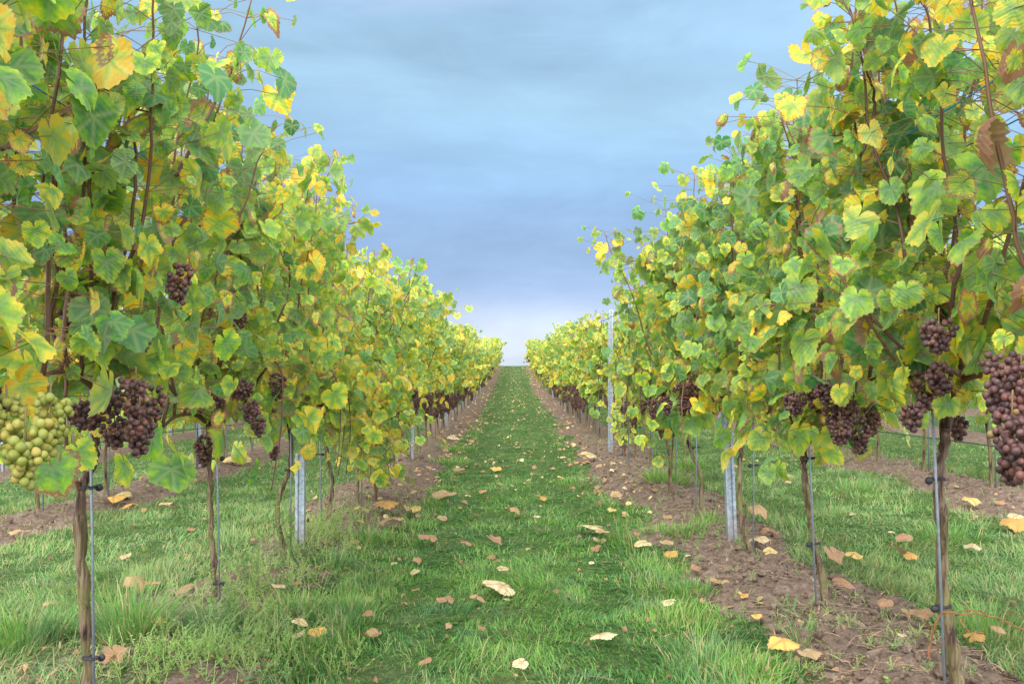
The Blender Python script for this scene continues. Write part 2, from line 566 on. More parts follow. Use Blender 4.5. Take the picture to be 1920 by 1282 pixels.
def grass_material():
    # pa: r random, g height along blade, b dryness
    m, nt, out = newmat('grass_blade')
    r, g, b, a = attr4(nt)
    tc = N(nt, 'ShaderNodeTexCoord').outputs['Object']
    n1 = noise(nt, tc, 1.6, 3); n2 = noise(nt, mapping(nt, tc, (1, 1, 1), (5, 9, 0)), 4.0, 2)
    k = mth(nt, 'ADD', mth(nt, 'MULTIPLY', r, 0.55), mth(nt, 'MULTIPLY', mth(nt, 'SUBTRACT', n1, 0.25), 0.9), clamp=True)
    col = ramp(nt, k, [(0.1, (0.020, 0.095, 0.032)), (0.40, (0.060, 0.225, 0.036)), (0.60, (0.155, 0.38, 0.050)), (0.95, (0.32, 0.47, 0.10))])
    # blue green ryegrass patches, paler grass in the side lanes
    col = mixc(nt, mth(nt, 'MULTIPLY', mth(nt, 'SUBTRACT', n2, 0.47), 3.2, clamp=True), col, (0.085, 0.215, 0.115))
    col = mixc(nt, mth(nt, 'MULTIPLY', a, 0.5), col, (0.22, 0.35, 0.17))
    col = mixc(nt, mth(nt, 'MULTIPLY', g, 0.25), col, (0.28, 0.40, 0.12))
    col = mixc(nt, b, col, (0.46, 0.38, 0.20))
    pr = N(nt, 'ShaderNodeBsdfPrincipled'); pr.inputs['Roughness'].default_value = 0.55
    pr.inputs['Specular IOR Level'].default_value = 0.3
    L(nt, col, pr.inputs['Base Color'])
    tr = N(nt, 'ShaderNodeBsdfTranslucent'); L(nt, col, tr.inputs[0])
    mx = N(nt, 'ShaderNodeMixShader'); mx.inputs[0].default_value = 0.3
    L(nt, pr.outputs[0], mx.inputs[1]); L(nt, tr.outputs[0], mx.inputs[2])
    L(nt, mx.outputs[0], out.inputs[0])
    return m


GROUNDM = ground_material()
GRASSM = grass_material()

# ------------------------------------------------------------------ ground sheet
def axis(segs):
    out = [segs[0][0]]
    for a, b, st0 in segs:
        n = max(1, int(round((b - a) / st0)))
        out += list(np.linspace(a, b, n + 1)[1:])
    return np.array(out)


def grow(a, b, st0, k):
    o = [a]; s = st0
    while o[-1] < b:
        o.append(o[-1] + s); s *= k
    return o[1:]


ys = list(axis([(-40, -2, 4), (-2, 1.6, .3), (1.6, 6.5, .03)])) + grow(6.5, 66, .035, 1.016)
ys += grow(ys[-1], 1800, 2.0, 1.25)
xr = list(axis([(0, 3.6, .032), (3.6, 9, .09)])) + grow(9, 1500, .3, 1.4)
ys = np.array(ys); xs = np.array([-v for v in xr[:0:-1]] + xr)
X, Y = np.meshgrid(xs, ys)
Z = Gf(X, Y)
nx, ny = len(xs), len(ys)
gi = (np.arange(ny - 1)[:, None] * nx + np.arange(nx - 1)[None, :]).ravel()
mb = MB()
ga = np.zeros((nx * ny, 4), np.float32)
ga[:, 0] = (soil(X, Y) * (np.abs(X) < 12) * (Y < 75)).ravel()
mb.add(np.stack([X, Y, Z], -1).reshape(-1, 3), [np.stack([gi, gi + 1, gi + nx + 1, gi + nx], -1)], ga)
tag(mb.build('ground', [GROUNDM]), kind='structure')


# ------------------------------------------------------------------ grass
def blades(mb, P, H, Wd, az, lean, rng, attr, segs=2):
    """P base points, H length, az direction it leans, lean 0 upright .. 1 flat"""
    n = len(P)
    d = np.stack([np.cos(az), np.sin(az), np.zeros(n)], 1)
    tw = az + pi / 2 + rng.uniform(-.9, .9, n)
    s = np.stack([np.cos(tw), np.sin(tw), np.zeros(n)], 1) * (Wd / 2)[:, None]
    a1 = lean * 1.1; a2 = np.clip(lean * 1.75, 0, 1.75)
    up = np.array([0, 0, 1.0])
    m = P + (d * np.sin(a1)[:, None] + up * np.cos(a1)[:, None]) * (H * .55)[:, None]
    t = m + (d * np.sin(a2)[:, None] + up * np.cos(a2)[:, None]) * (H * .45)[:, None]
    P = P - up * 0.006
    if segs == 2:
        V = np.stack([P - s, P + s, m + s * .85, m - s * .85, t], 1).reshape(-1, 3)
        b = np.arange(n)[:, None] * 5
        A = np.repeat(attr[:, None, :], 5, 1).copy()
        A[:, 2:4, 1] = .5; A[:, 4, 1] = 1
        mb.add(V, [b + [0, 1, 2, 3], b + [3, 2, 4]], A.reshape(-1, 4))
    else:
        V = np.stack([P - s, P + s, (m + t) / 2], 1).reshape(-1, 3)
        b = np.arange(n)[:, None] * 3
        A = np.repeat(attr[:, None, :], 3, 1).copy(); A[:, 2, 1] = 1
        mb.add(V, [b + [0, 1, 2]], A.reshape(-1, 4))


def scatter(rng, y0, y1, dens, xmax):
    w = lambda y: np.minimum(0.56 * y + 0.35, xmax)
    n = int(dens * (y1 - y0) * 2 * w(y1))
    y = rng.uniform(y0, y1, n); x = rng.uniform(-w(y1), w(y1), n)
    k = np.abs(x) < w(y)
    return x[k], y[k]


gmb = MB()
rng = np.random.default_rng(11)
for (y0, y1, dens, xm, h0, w0, segs) in [(2.2, 4.6, 10500, 9, .078, .0027, 2), (4.6, 8.5, 5000, 9, .072, .0038, 2),
                                         (8.5, 16, 1700, 8, .055, .0070, 1), (16, 30, 650, 7, .055, .012, 1), (30, 66, 260, 4.4, .06, .022, 1)]:
    x, y = scatter(rng, y0, y1, dens, xm)
    s = soil(x, y)
    keep = rng.uniform(0, 1, len(x)) > np.clip(s * 1.25, 0, 0.985)
    clump = vnoise(x * 5, y * 5, 41)
    keep &= rng.uniform(0, 1, len(x)) < 0.25 + 1.0 * clump * (.5 + fbm(x * 14, y * 14, 43, 2))
    keep &= rng.uniform(0, 1, len(x)) > .55 * sstep(.60, .70, fbm(x * 2.2, y * .9, 99, 3))
    x, y = x[keep], y[keep]; n = len(x)
    d = rowdist(x)
    side = np.abs(x) > 1.1
    edge = np.exp(-((d - .50) / .13) ** 2)
    tall = fbm(x * 1.3, y * 1.3, 71, 2)
    H = h0 * rng.uniform(.45, 1.45, n) * (0.38 + 0.2 * edge * sstep(.35, .7, tall) * 1.6 + .08 * side + .5 * vnoise(x * 3, y * 3, 8))
    az = fbm(x * 1.9, y * 1.9, 55, 3) * 7 * pi + rng.normal(0, .85, n)
    lean = np.clip(rng.normal(.86, .24, n) - .30 * edge, .1, 1.25)
    A = np.zeros((n, 4)); track = np.exp(-((np.abs(x + .04 * np.sin(y * .7)) - .40) / .13) ** 2); A[:, 0] = rng.uniform(0, 1, n) ** (1 + track) * (1 - .12 * track)
    H = H * (1 - .35 * track) * (.65 + .7 * fbm(x * 6, y * 6, 61, 2))
    A[:, 2] = (rng.uniform(0, 1, n) < .10 + .12 * (d < .6) + .14 * side) * rng.uniform(.4, 1, n)
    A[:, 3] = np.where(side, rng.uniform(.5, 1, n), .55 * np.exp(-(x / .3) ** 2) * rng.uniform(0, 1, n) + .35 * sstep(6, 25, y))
    blades(gmb, np.stack([x, y, Gf(x, y)], 1), H, w0 * rng.uniform(.6, 1.4, n), az, lean, rng, A, segs)


def tuft(x0, y0, r, h, n, dry=.12, pale=.3):
    rr = r * np.sqrt(rng.uniform(0, 1, n)); th = rng.uniform(0, 2 * pi, n)
    x = x0 + rr * np.cos(th); y = y0 + rr * np.sin(th)
    A = np.zeros((n, 4)); A[:, 0] = rng.uniform(.3, 1, n); A[:, 2] = (rng.uniform(0, 1, n) < dry) * .9; A[:, 3] = pale
    blades(gmb, np.stack([x, y, Gf(x, y)], 1), h * rng.uniform(.5, 1.1, n), .0035 * rng.uniform(.7, 1.4, n) * max(1, y0 / 5),
           th + rng.normal(0, .5, n), np.clip(.2 + .5 * rr / r + rng.normal(0, .12, n), .05, .9), rng, A, 2)


for px, py, r, h, n in [(240, 1190, .11, .22, 420), (40, 1210, .12, .17, 350), (120, 1190, .10, .15, 250), (650, 1150, .14, .08, 420), (560, 1150, .1, .11, 260), (700, 1010, .13, .08, 260),
                        (1290, 1000, .10, .08, 220), (1250, 905, .16, .17, 420), (1290, 880, .14, .16, 300), (1330, 980, .08, .13, 160),
                        (1240, 1000, .12, .08, 220), (1300, 1110, .10, .07, 200), (1330, 1245, .14, .07, 320), (1400, 1270, .10, .07, 200),
                        (845, 870, .22, .10, 220), (860, 845, .22, .10, 200), (1085, 910, .2, .10, 200), (1500, 1200, .03, .12, 30), (1485, 1140, .03, .10, 22),
                        (390, 1180, .10, .14, 120), (620, 1060, .1, .12, 140), (1600, 920, .2, .12, 200), (1780, 1010, .2, .14, 240), (1850, 1190, .14, .16, 200)]:
    p = ground_at(px, py)
    tuft(p[0], p[1], r, h, n)
tag(gmb.build('grass', [GRASSM], smooth=False), 'short green grass covering the lanes between the vine rows', 'grass', kind='stuff')

# small leafy weeds along the soil strips
wmb = MB()


def weed_plants(n, xs_, ys_, h0, leaf, stems=4):
    for i in range(n):
        x, y = xs_[i], ys_[i]; z = float(Gf(x, y))
        for _ in range(rng.integers(2, stems + 1)):
            h = h0 * rng.uniform(.4, 1.2); az = rng.uniform(0, 2 * pi); ln = rng.uniform(.2, .9)
            k = max(3, int(h / .014)); t = np.linspace(0, 1, k)
            P = np.stack([x + cos(az) * ln * h * t ** 1.3, y + sin(az) * ln * h * t ** 1.3, z + h * t * (1 - .25 * ln * t)], 1)
            m_ = len(P)
            # each leaflet a bent diamond
            a2 = rng.uniform(0, 2 * pi, m_); sz = leaf * rng.uniform(.6, 1.3, m_) * (1.1 - .5 * t)
            d = np.stack([np.cos(a2), np.sin(a2), rng.uniform(-.2, .6, m_)], 1); w = np.stack([-np.sin(a2), np.cos(a2), rng.uniform(-.3, .3, m_)], 1)
            S = sz[:, None]
            V = np.stack([P, P + d * S * .55 + w * S * .42, P + d * S * 1.1, P + d * S * .55 - w * S * .42], 1).reshape(-1, 3)
            A = np.zeros((m_ * 4, 4)); A[:, 0] = rng.uniform(.8, 1); A[:, 1] = 1; A[:, 3] = rng.uniform(.2, 1)
            wmb.add(V, [np.arange(m_)[:, None] * 4 + [0, 1, 2, 3]], A)
            tw = np.array([.0009, 0, 0])
            wmb.add(np.concatenate([P - tw, P + tw]), [np.stack([np.arange(m_ - 1), np.arange(m_ - 1) + m_, np.arange(m_ - 1) + m_ + 1, np.arange(m_ - 1) + 1], 1)], (.9, .6, .3, .2))


def patch(px, py, rx, ry, n, h, leaf):
    p = ground_at(px, py)
    weed_plants(n, p[0] + rng.normal(0, rx, n), p[1] + rng.normal(0, ry, n), h, leaf)


patch(430, 1180, .16, .20, 170, .085, .012)
patch(330, 1230, .16, .14, 130, .06, .012)
patch(480, 1230, .2, .14, 90, .07, .013)
patch(520, 1240, .14, .14, 90, .06, .010)
patch(500, 1090, .14, .25, 90, .10, .012)
patch(640, 985, .20, .35, 160, .08, .012)
patch(600, 1015, .14, .3, 90, .10, .013)
patch(1600, 1180, .22, .25, 60, .04, .010)
patch(1490, 1260, .16, .12, 30, .03, .010)
patch(1720, 1230, .16, .12, 40, .04, .012)
patch(1640, 1080, .18, .25, 60, .04, .010)
patch(1320, 1010, .15, .25, 40, .05, .012)
nn = 1100
wy = rng.uniform(3, 13, nn); wx = rng.choice([-3.3, -1.1, 1.1, 3.3], nn) + rng.normal(0, .33, nn)
weed_plants(nn, wx, wy, .05, .012, 3)
tag(wmb.build('ground_weeds', [GRASSM], smooth=False), 'low leafy weeds on the soil strips under the vines', 'weeds', kind='stuff')

# crumbly clods and small stones on the bare soil
kmb = MB()
iv, if_ = None, None
def clods(n):
    y = 2.4 + 9 * rng.uniform(0, 1, n) ** 1.5
    x = rng.choice([-3.3, -1.1, 1.1, 1.1, 3.3], n) + rng.normal(0, .24, n)
    k = rng.uniform(0, 1, n) < soil(x, y)
    x, y = x[k], y[k]; n = len(x)
    sv, sf = ico(1)
    R_ = .0035 + .014 * rng.uniform(0, 1, n) ** 3.2
    V = sv[None] * R_[:, None, None] * rng.uniform(.6, 1.3, (n, 1, 3)) * rng.uniform(.72, 1.2, (n, len(sv), 1))
    V = V + np.stack([x, y, Gf(x, y) + R_ * .25], 1)[:, None]
    A = np.zeros((n, len(sv), 4)); A[..., 0] = 1
    kmb.add(V.reshape(-1, 3), [(np.arange(n)[:, None, None] * len(sv) + sf[None]).reshape(-1, 3)], A.reshape(-1, 4))


# dead stalks and straw on the soil
smb = MB()
ns = 2600
sy = 2.6 + 14 * rng.uniform(0, 1, ns) ** 1.6
sx = rng.choice([-3.3, -1.1, 1.1, 1.1, 3.3], ns) + rng.normal(0, .27, ns)
sl = rng.uniform(.02, .11, ns); sa = rng.uniform(0, pi, ns); sw = rng.uniform(.0012, .0028, ns) * np.maximum(1, sy / 6)
dx, dy = np.cos(sa) * sl / 2, np.sin(sa) * sl / 2
zc = Gf(sx, sy) + .006
A_ = np.stack([sx - dx, sy - dy, zc + rng.uniform(0, .012, ns)], 1); B_ = np.stack([sx + dx, sy + dy, zc + rng.uniform(0, .012, ns)], 1)
Pn = np.stack([-np.sin(sa) * sw, np.cos(sa) * sw, np.zeros(ns)], 1)
V = np.stack([A_ - Pn, A_ + Pn, B_ + Pn * .6, B_ - Pn * .6, (A_ + B_) / 2 + [0, 0, .002] - Pn * 1.1, (A_ + B_) / 2 + [0, 0, .002] + Pn * 1.1], 1).reshape(-1, 3)
b_ = np.arange(ns)[:, None] * 6
smb.add(V, [b_ + [0, 1, 5, 4], b_ + [4, 5, 2, 3]])
tag(smb.build('straw_litter', [STRAWM], smooth=False), 'dry straw and stalk bits scattered over the bare soil', 'litter', kind='stuff')

# ------------------------------------------------------------------ leaf shapes
_ok = np.array([0, 10, 20, 30, 42, 54, 66, 78, 88, 100, 112, 126, 142, 157, 168, 176, 180])
_or = np.array([1.0, .98, .94, .89, .90, .93, .92, .88, .84, .85, .86, .84, .81, .76, .66, .42, .15])


def leaf_template(n, serr, ring):
    """unit leaf: petiole joint at origin, tip at +v"""
    th = np.linspace(-180, 180, n + 1)[:-1] + 180.0 / n * 0
    r = np.interp(np.abs(th), _ok, _or)
    if serr:
        r = r * (1 + serr * np.where(np.arange(n) % 2 == 0, 1, -1) * (np.abs(th) < 165))
    t = np.radians(th)
    o = np.stack([np.sin(t) * r, np.cos(t) * r], 1)
    if ring:
        P = np.concatenate([[[0, 0]], o * .52, o]); rad = np.concatenate([[0], np.full(n, .52), np.ones(n)])
        i = np.arange(n); j = (i + 1) % n
        F = [np.stack([np.zeros(n, int), 1 + j, 1 + i], 1), np.stack([1 + i, 1 + j, 1 + n + j, 1 + n + i], 1)]
    else:
        P = np.concatenate([[[0, 0.12]], o]); rad = np.concatenate([[0], np.ones(n)])
        i = np.arange(n); j = (i + 1) % n
        F = [np.stack([np.zeros(n, int), 1 + j, 1 + i], 1)]
    return P, rad, F


TEMPL = {0: leaf_template(42, .045, True), 1: leaf_template(18, .05, False), 2: leaf_template(8, 0, False)}
TEMPL[2][0][1:] *= np.array([[1.0]])


def add_leaves(mb, Pos, Nrm, Tip, S, ye, br, rng, lod, mat=0, curl=1.0):
    """place one leaf per row of Pos; all vectorised"""
    P, rad, F = TEMPL[lod]
    n = len(Pos); k = len(P)
    Nrm = Nrm / np.linalg.norm(Nrm, axis=1)[:, None]
    Tip = Tip - (Tip * Nrm).sum(1)[:, None] * Nrm
    Tip /= np.linalg.norm(Tip, axis=1)[:, None] + 1e-9
    Sd = np.cross(Tip, Nrm)
    u = np.broadcast_to(P[:, 0], (n, k)).copy(); v = np.broadcast_to(P[:, 1], (n, k)).copy()
    asp = rng.uniform(.80, 1.18, n)[:, None]
    # uneven lobes: every leaf its own outline
    th = np.arctan2(u, v)
    ph = rng.uniform(0, 2 * pi, (n, 1))
    wob = 1 + .07 * np.sin(th * 3 + ph) + .05 * np.sin(th * 5 + ph * 2.3)
    u0, v0 = u.copy(), v.copy()
    u *= wob * asp; v *= wob
    c1 = (rng.normal(.12, .19, (n, 1)) + br[:, None] * .5) * curl
    c2 = rng.normal(.14, .20, (n, 1)) * curl
    c3 = rng.normal(-.12, .13, (n, 1)) * curl
    w = -c1 * (u * u + v * v) + c2 * np.abs(u) + c3 * v * np.abs(v)
    w += curl * .07 * rng.uniform(.3, 1.6, (n, 1)) * np.sin(th * 4 + ph) * (u * u + v * v) + curl * .09 * rng.normal(0, 1, (n, 1)) * u * v
    sh = 1 - .45 * (br[:, None] > .6)
    u = u * sh
    V = Pos[:, None, :] + S[:, None, None] * (u[..., None] * Sd[:, None] + v[..., None] * Tip[:, None] + w[..., None] * Nrm[:, None])
    A = np.zeros((n, k, 4)); A[..., 0] = ye[:, None]; A[..., 1] = rng.uniform(0, 1, n)[:, None]; A[..., 2] = rad[None]; A[..., 3] = br[:, None]
    off = np.arange(n)[:, None, None] * k
    faces = [(off + f[None]).reshape(-1, f.shape[1]) for f in F]
    mb.add(V.reshape(-1, 3), faces, A.reshape(-1, 4), mat, np.stack([u0, v0], -1).reshape(-1, 2))


# ------------------------------------------------------------------ grape clusters
def ico(sub):
    t = (1 + 5 ** .5) / 2
    v = [(-1, t, 0), (1, t, 0), (-1, -t, 0), (1, -t, 0), (0, -1, t), (0, 1, t), (0, -1, -t), (0, 1, -t), (t, 0, -1), (t, 0, 1), (-t, 0, -1), (-t, 0, 1)]
    f = [(0, 11, 5), (0, 5, 1), (0, 1, 7), (0, 7, 10), (0, 10, 11), (1, 5, 9), (5, 11, 4), (11, 10, 2), (10, 7, 6), (7, 1, 8),
         (3, 9, 4), (3, 4, 2), (3, 2, 6), (3, 6, 8), (3, 8, 9), (4, 9, 5), (2, 4, 11), (6, 2, 10), (8, 6, 7), (9, 8, 1)]
    v = [np.array(a, float) / np.linalg.norm(a) for a in v]
    for _ in range(sub):
        c = {}; nf = []
        def mid(a, b):
            k = (min(a, b), max(a, b))
            if k not in c:
                m = v[a] + v[b]; v.append(m / np.linalg.norm(m)); c[k] = len(v) - 1
            return c[k]
        for a, b, d in f:
            ab, bd, da = mid(a, b), mid(b, d), mid(d, a)
            nf += [(a, ab, da), (b, bd, ab), (d, da, bd), (ab, bd, da)]
        f = nf
    return np.array(v), np.array(f)


ICO = {s: ico(s) for s in (0, 1, 2)}
clods(9000)
tag(kmb.build('soil_clods', [GROUNDM], smooth=False), 'crumbly clods of soil and small stones on the bare strips', 'soil clods', kind='stuff')


def cluster_mesh(name, seed, length, width, n, br, sub, mat):
    r = np.random.default_rng(seed)
    t = r.uniform(0, 1, n) ** .85
    prof = width / 2 * (np.sin(np.clip(t * 1.15 + .22, 0, 1.37) * pi * .72) ** .8) * (1 - .45 * t ** 2)
    th = r.uniform(0, 2 * pi, n)
    prof = prof * r.uniform(.12, 1, n) ** .45
    prof = prof * (1 + .25 * np.sin(th + seed) * (t < .4))
    P = np.stack([np.cos(th) * prof, np.sin(th) * prof, -.02 - t * (length - .02)], 1)
    R = br * r.uniform(.70, 1.14, n)
    for _ in range(25):
        D = P[:, None] - P[None]; dd = np.linalg.norm(D, axis=2) + np.eye(n)
        ov = np.clip((R[:, None] + R[None]) * .93 - dd, 0, None) * (1 - np.eye(n))
        P = P + (D / dd[..., None] * ov[..., None] * .5).sum(1) * .6
    sv, sf = ICO[sub]
    m = MB()
    V = P[:, None] + sv[None] * R[:, None, None] * np.array([1, 1, 1.06])
    V = V + (br * .10 * r.normal(0, 1, (n, 1, 3)) * (sv[None] ** 2))
    A = np.zeros((n, len(sv), 4)); A[..., 0] = (r.uniform(0, 1, n) ** 1.3)[:, None]; A[..., 1] = r.uniform(0, 1, n)[:, None]
    m.add(V.reshape(-1, 3), [(np.arange(n)[:, None, None] * len(sv) + sf[None]).reshape(-1, 3)], A.reshape(-1, 4), 0)
    tube(m, [(0.001, 0, .004), (0, 0, -.002), (0, 0, -.03), (0, 0, -length * .8)], [.0014, .0018, .0015, .001], 5, 1, (.65, 0, 0, 0))
    return m.mesh(name, [mat, CANE])


CL = {}
specs = [(.12, .072, 76), (.105, .064, 62), (.14, .070, 88), (.075, .052, 36), (.09, .074, 62), (.15, .076, 100)]
for i_, (l_, w_, n_c) in enumerate(specs):
    CL['near', i_] = cluster_mesh('grape_cluster', 100 + i_, l_, w_, n_c, .0067, 2, GRAPE)
    CL['mid', i_] = cluster_mesh('grape_cluster', 100 + i_, l_, w_, n_c, .0070, 1, GRAPE)
    CL['far', i_] = cluster_mesh('grape_cluster', 100 + i_, l_, w_, int(n_c * .6), .0095, 0, GRAPE)
CL['green', 0] = cluster_mesh('grape_cluster', 201, .100, .058, 56, .0071, 2, GREENGRAPE)
CL['green', 1] = cluster_mesh('grape_cluster', 202, .105, .064, 62, .0072, 2, GREENGRAPE)


# ------------------------------------------------------------------ vine generator (local coordinates, base at origin, row runs along y)
def gen_vine(seed, H=1.88, lod=0, ymean=.36, droop=.12, trunk=None, shoots=11, trad=.0130, lane=-1, density=1.0, extra=(), bulge=1.0, wire=.66, skirt=1.0):
    r = np.random.default_rng(seed)
    tm, cm, fm = MB(), MB(), MB()
    sides = {0: 12, 1: 7, 2: 5}[lod]
    if trunk is None:
        a, b = r.normal(0, .022, 2), r.normal(0, .028, 2)
        trunk = [(0, 0, -.06), (0, 0, .02), (a[0], a[1], .24), (b[0], b[1], .46), (b[0] * .6, b[1] * .5, wire)]
    trunk = np.array(trunk, float)
    nseg = {0: 34, 1: 12, 2: 7}[lod]
    TP = smooth_path(trunk, nseg)
    if lod == 0:
        TP[2:-1, :2] += r.normal(0, .0026, (nseg - 3, 2))
    tt = np.linspace(0, 1, nseg)
    TR = trad * (1.18 - .35 * tt + .35 * np.exp(-((tt - 1) / .07) ** 2))
    if lod < 2:
        for _ in range(4):
            c = r.uniform(.1, .9); TR = TR * (1 + r.uniform(.12, .3) * np.exp(-((tt - c) / .025) ** 2))
        TR *= 1 + .10 * r.normal(0, 1, nseg) * (lod == 0)
    tube(tm, TP, TR, sides, 0, None, True, .09 if lod == 0 else 0, r)
    head = TP[-1]
    # fruiting canes laid along the wire, old spurs at the head
    arms = []
    for s in (-1, 1):
        pts = [head, head + [r.normal(0, .01), s * .12, .05], head + [r.normal(0, .015), s * .32, .06 + r.normal(0, .015)], head + [r.normal(0, .015), s * .56, r.normal(.0, .02)]]
        ap = smooth_path(pts, 14 if lod == 0 else 6); arms.append(ap)
        tube(cm, ap, np.linspace(.0085, .0048, len(ap)), 7 if lod == 0 else 4, 0, (.25, 0, 0, 0))
    if lod == 0:
        for _ in range(5):
            d = r.normal(0, 1, 3); d[2] = abs(d[2]) + .3; d /= np.linalg.norm(d)
            tube(tm, [head - [0, 0, .01], head + d * .03, head + d * r.uniform(.045, .07)], [.011, .009, .007], 7, 0)
    LP, LN, LT, LS, LY, LB = [], [], [], [], [], []
    allp = []
    for i in range(shoots):
        u = (i + r.uniform(.2, .8)) / shoots * 2 - 1
        arm = arms[0] if u < 0 else arms[1]
        st = arm[int(abs(u) * (len(arm) - 1))]
        h = H * r.uniform(.91, 1.02)
        xd = r.normal(0, .135); yd = r.normal(0, .14)
        k = 9
        t = np.linspace(0, 1, k)
        P = np.stack([st[0] + xd * t + np.cumsum(r.normal(0, .016, k)), st[1] + yd * t + np.cumsum(r.normal(0, .018, k)), st[2] + (h - st[2]) * t], 1)
        P[0] = st
        kind = r.uniform()
        if kind < .22:           # the upper part flops over into a lane
            sx = r.choice([-1, 1]); m = np.clip((t - .5) / .5, 0, 1)
            P[:, 0] += sx * .30 * m ** 1.5; P[:, 2] -= .30 * m ** 2.2
        elif kind < .22 + droop:   # a shoot that hangs down
            sx = r.choice([-1, 1]) if lane == 0 else (lane if r.uniform() < .7 else -lane)
            m = t
            P[:, 0] = st[0] + sx * (.08 + .22 * np.sin(m * 2.0)); P[:, 2] = st[2] + .28 * np.sin(m * 3.3) - .22 * m; P[:, 1] = st[1] + yd * 1.5 * t
        allp.append(P)
    for e in extra:
        allp.append(np.array(e, float))
    for P in allp:
        k = {0: 26, 1: 12, 2: 6}[lod]
        S = smooth_path(P, k)
        if lod == 0:
            S += r.normal(0, .0018, S.shape)
        tone = r.uniform(0, .6)
        tube(cm, S, np.linspace(.0060, .0022, k) if lod < 2 else np.linspace(.006, .003, k), {0: 6, 1: 4, 2: 3}[lod], 0, (tone, 0, 0, 0))
        Ln = np.linalg.norm(np.diff(P, axis=0), axis=1).sum()
        step = {0: .053, 1: .066, 2: .11}[lod] / density
        nn = max(4, int(Ln / step))
        tn = np.linspace(.04, 1, nn); idx = tn * (k - 1)
        Q = np.stack([np.interp(idx, np.arange(k), S[:, c]) for c in range(3)], 1)
        sgn = 1
        for q, tq in zip(Q, tn):
            cnt = 1 + (r.uniform() < .85) + (r.uniform() < .65) + (r.uniform() < .45)
            for c in range(cnt):
                sgn = -sgn
                az = (0 if sgn > 0 else pi) + r.normal(0, .75)
                pl = r.uniform(.04, .12) * (1, 1.5, 1.9, 2.2)[c] * bulge
                if q[2] < wire + .02 and r.uniform() < (.45 if lod else .3): continue
                if q[2] < (.62 if droop < .05 else .42) and droop < .25: continue
                d = np.array([cos(az), sin(az), r.uniform(-.35, .55)])
                e = q + d * pl
                z = e[2]
                # narrow head to the canopy
                a3 = az + r.normal(0, .95); nrm = np.array([cos(a3) * .8, sin(a3) * .9, r.uniform(-.05, .62)]) + r.normal(0, .24, 3)
                tip = np.array([cos(az) * .3, sin(az) * .3, -1.0]) + r.normal(0, .42, 3)
                big = {0: .88, 1: .98, 2: 1.42}[lod]
                sz = (.033 + .046 * r.uniform() ** 1.3) * (1 - .18 * max(0, tq - .75) / .25) * big
                if c: sz *= r.uniform(.6, 1)
                yy = ymean + r.normal(0, .21) + .10 * (z < .95)
                q_ = r.uniform()
                b = max(0, r.normal(.17, .16))
                if q_ < .11: yy = r.uniform(.8, 1.1); b = r.uniform(.15, .5)
                elif q_ < .185: yy = r.uniform(.7, 1.0); b = r.uniform(.6, 1.0)
                LP.append(e); LN.append(nrm); LT.append(tip); LS.append(sz); LY.append(yy); LB.append(b)
                if lod == 0:
                    m_ = (q + e) / 2 + [0, 0, .012]
                    tube(cm, [q, m_, e], [.0013, .0011, .0011], 3, 0, (r.choice([.7, .85, 1.0]), 0, 0, 0), False)
        if lod == 0:              # curling tendrils
            for _ in range(2):
                q = Q[r.integers(len(Q) // 2, len(Q))]
                tt_ = np.linspace(0, 1, 9); a0 = r.uniform(0, 6)
                tube(cm, q + np.stack([tt_ * .07 * cos(a0) + .008 * np.sin(tt_ * 11), tt_ * .07 * sin(a0) + .008 * np.cos(tt_ * 11), tt_ * .04], 1), .0007, 3, 0, (.75, 0, 0, 0), False)
    if droop > 0:
        for arm in arms:          # leaves hanging round the fruit zone
            for _ in range(int({0: 26, 1: 22, 2: 9}[lod] * skirt)):
                q = arm[r.integers(1, len(arm))]
                az = (0 if r.uniform() < .5 else pi) + r.normal(0, .6)
                e = q + np.array([cos(az) * r.uniform(.05, .20), sin(az) * .08 + r.normal(0, .05), r.uniform(-.20, .16)])
                if lod == 0:
                    tube(cm, [q, (q + e) / 2 + [0, 0, .02], e], [.0014, .0012, .0011], 3, 0, (.85, 0, 0, 0), False)
                LP.append(e); LN.append([cos(az), sin(az) - .2, r.uniform(0, .8)] + r.normal(0, .3, 3)); LT.append(np.array([cos(az) * .3, 0, -1]) + r.normal(0, .35, 3))
                LS.append(r.uniform(.045, .082) * (1.3 if lod == 2 else 1)); LY.append(ymean + .12 + r.normal(0, .22)); LB.append(max(0, r.normal(.15, .2)))
    add_leaves(fm, np.array(LP), np.array(LN), np.array(LT), np.array(LS), np.array(LY), np.array(LB), r, lod)
    T = tm.mesh('trunk', [BARK]); C_ = cm.mesh('canes', [CANE]); F_ = fm.mesh('foliage', [LEAF])
    # hanging places of the grapes
    spots = []
    for i in range(12):
        u = r.uniform(-1, 1); arm = arms[0] if u < 0 else arms[1]
        p = arm[int(abs(u) * (len(arm) - 1))]
        spots.append((p[0] + lane * r.uniform(-.05, .15) if lane else p[0] + r.normal(0, .09), p[1], p[2] + r.uniform(-.09, .13), r.integers(0, 6), r.uniform(0, 6.28)))
    return T, C_, F_, spots


ORD = ['first', 'second', 'third', 'fourth', 'fifth', 'sixth', 'seventh', 'eighth', 'ninth', 'tenth', 'eleventh', 'twelfth', 'thirteenth', 'fourteenth']


def place_vine(meshes, loc, rz, sc, label, group, clusters, lodname):
    root = empty('grapevine', loc, rz)
    root.scale = sc
    tag(root, label, 'grapevine', group)
    for nm, me in zip(('trunk', 'canes', 'foliage'), meshes[:3]):
        link(nm, me, root)
    for (x, y, z, k, a) in clusters:
        o = link('grape_cluster', CL[lodname, k] if not isinstance(k, str) else CL['green', int(k[-1])], root, (x, y, z))
        o.rotation_euler = (0, 0, a)
        s = 1.0
        o.scale = (s / sc[0], s / sc[1], s / sc[2])
    return root


def rowx(s): return 1.1 * s


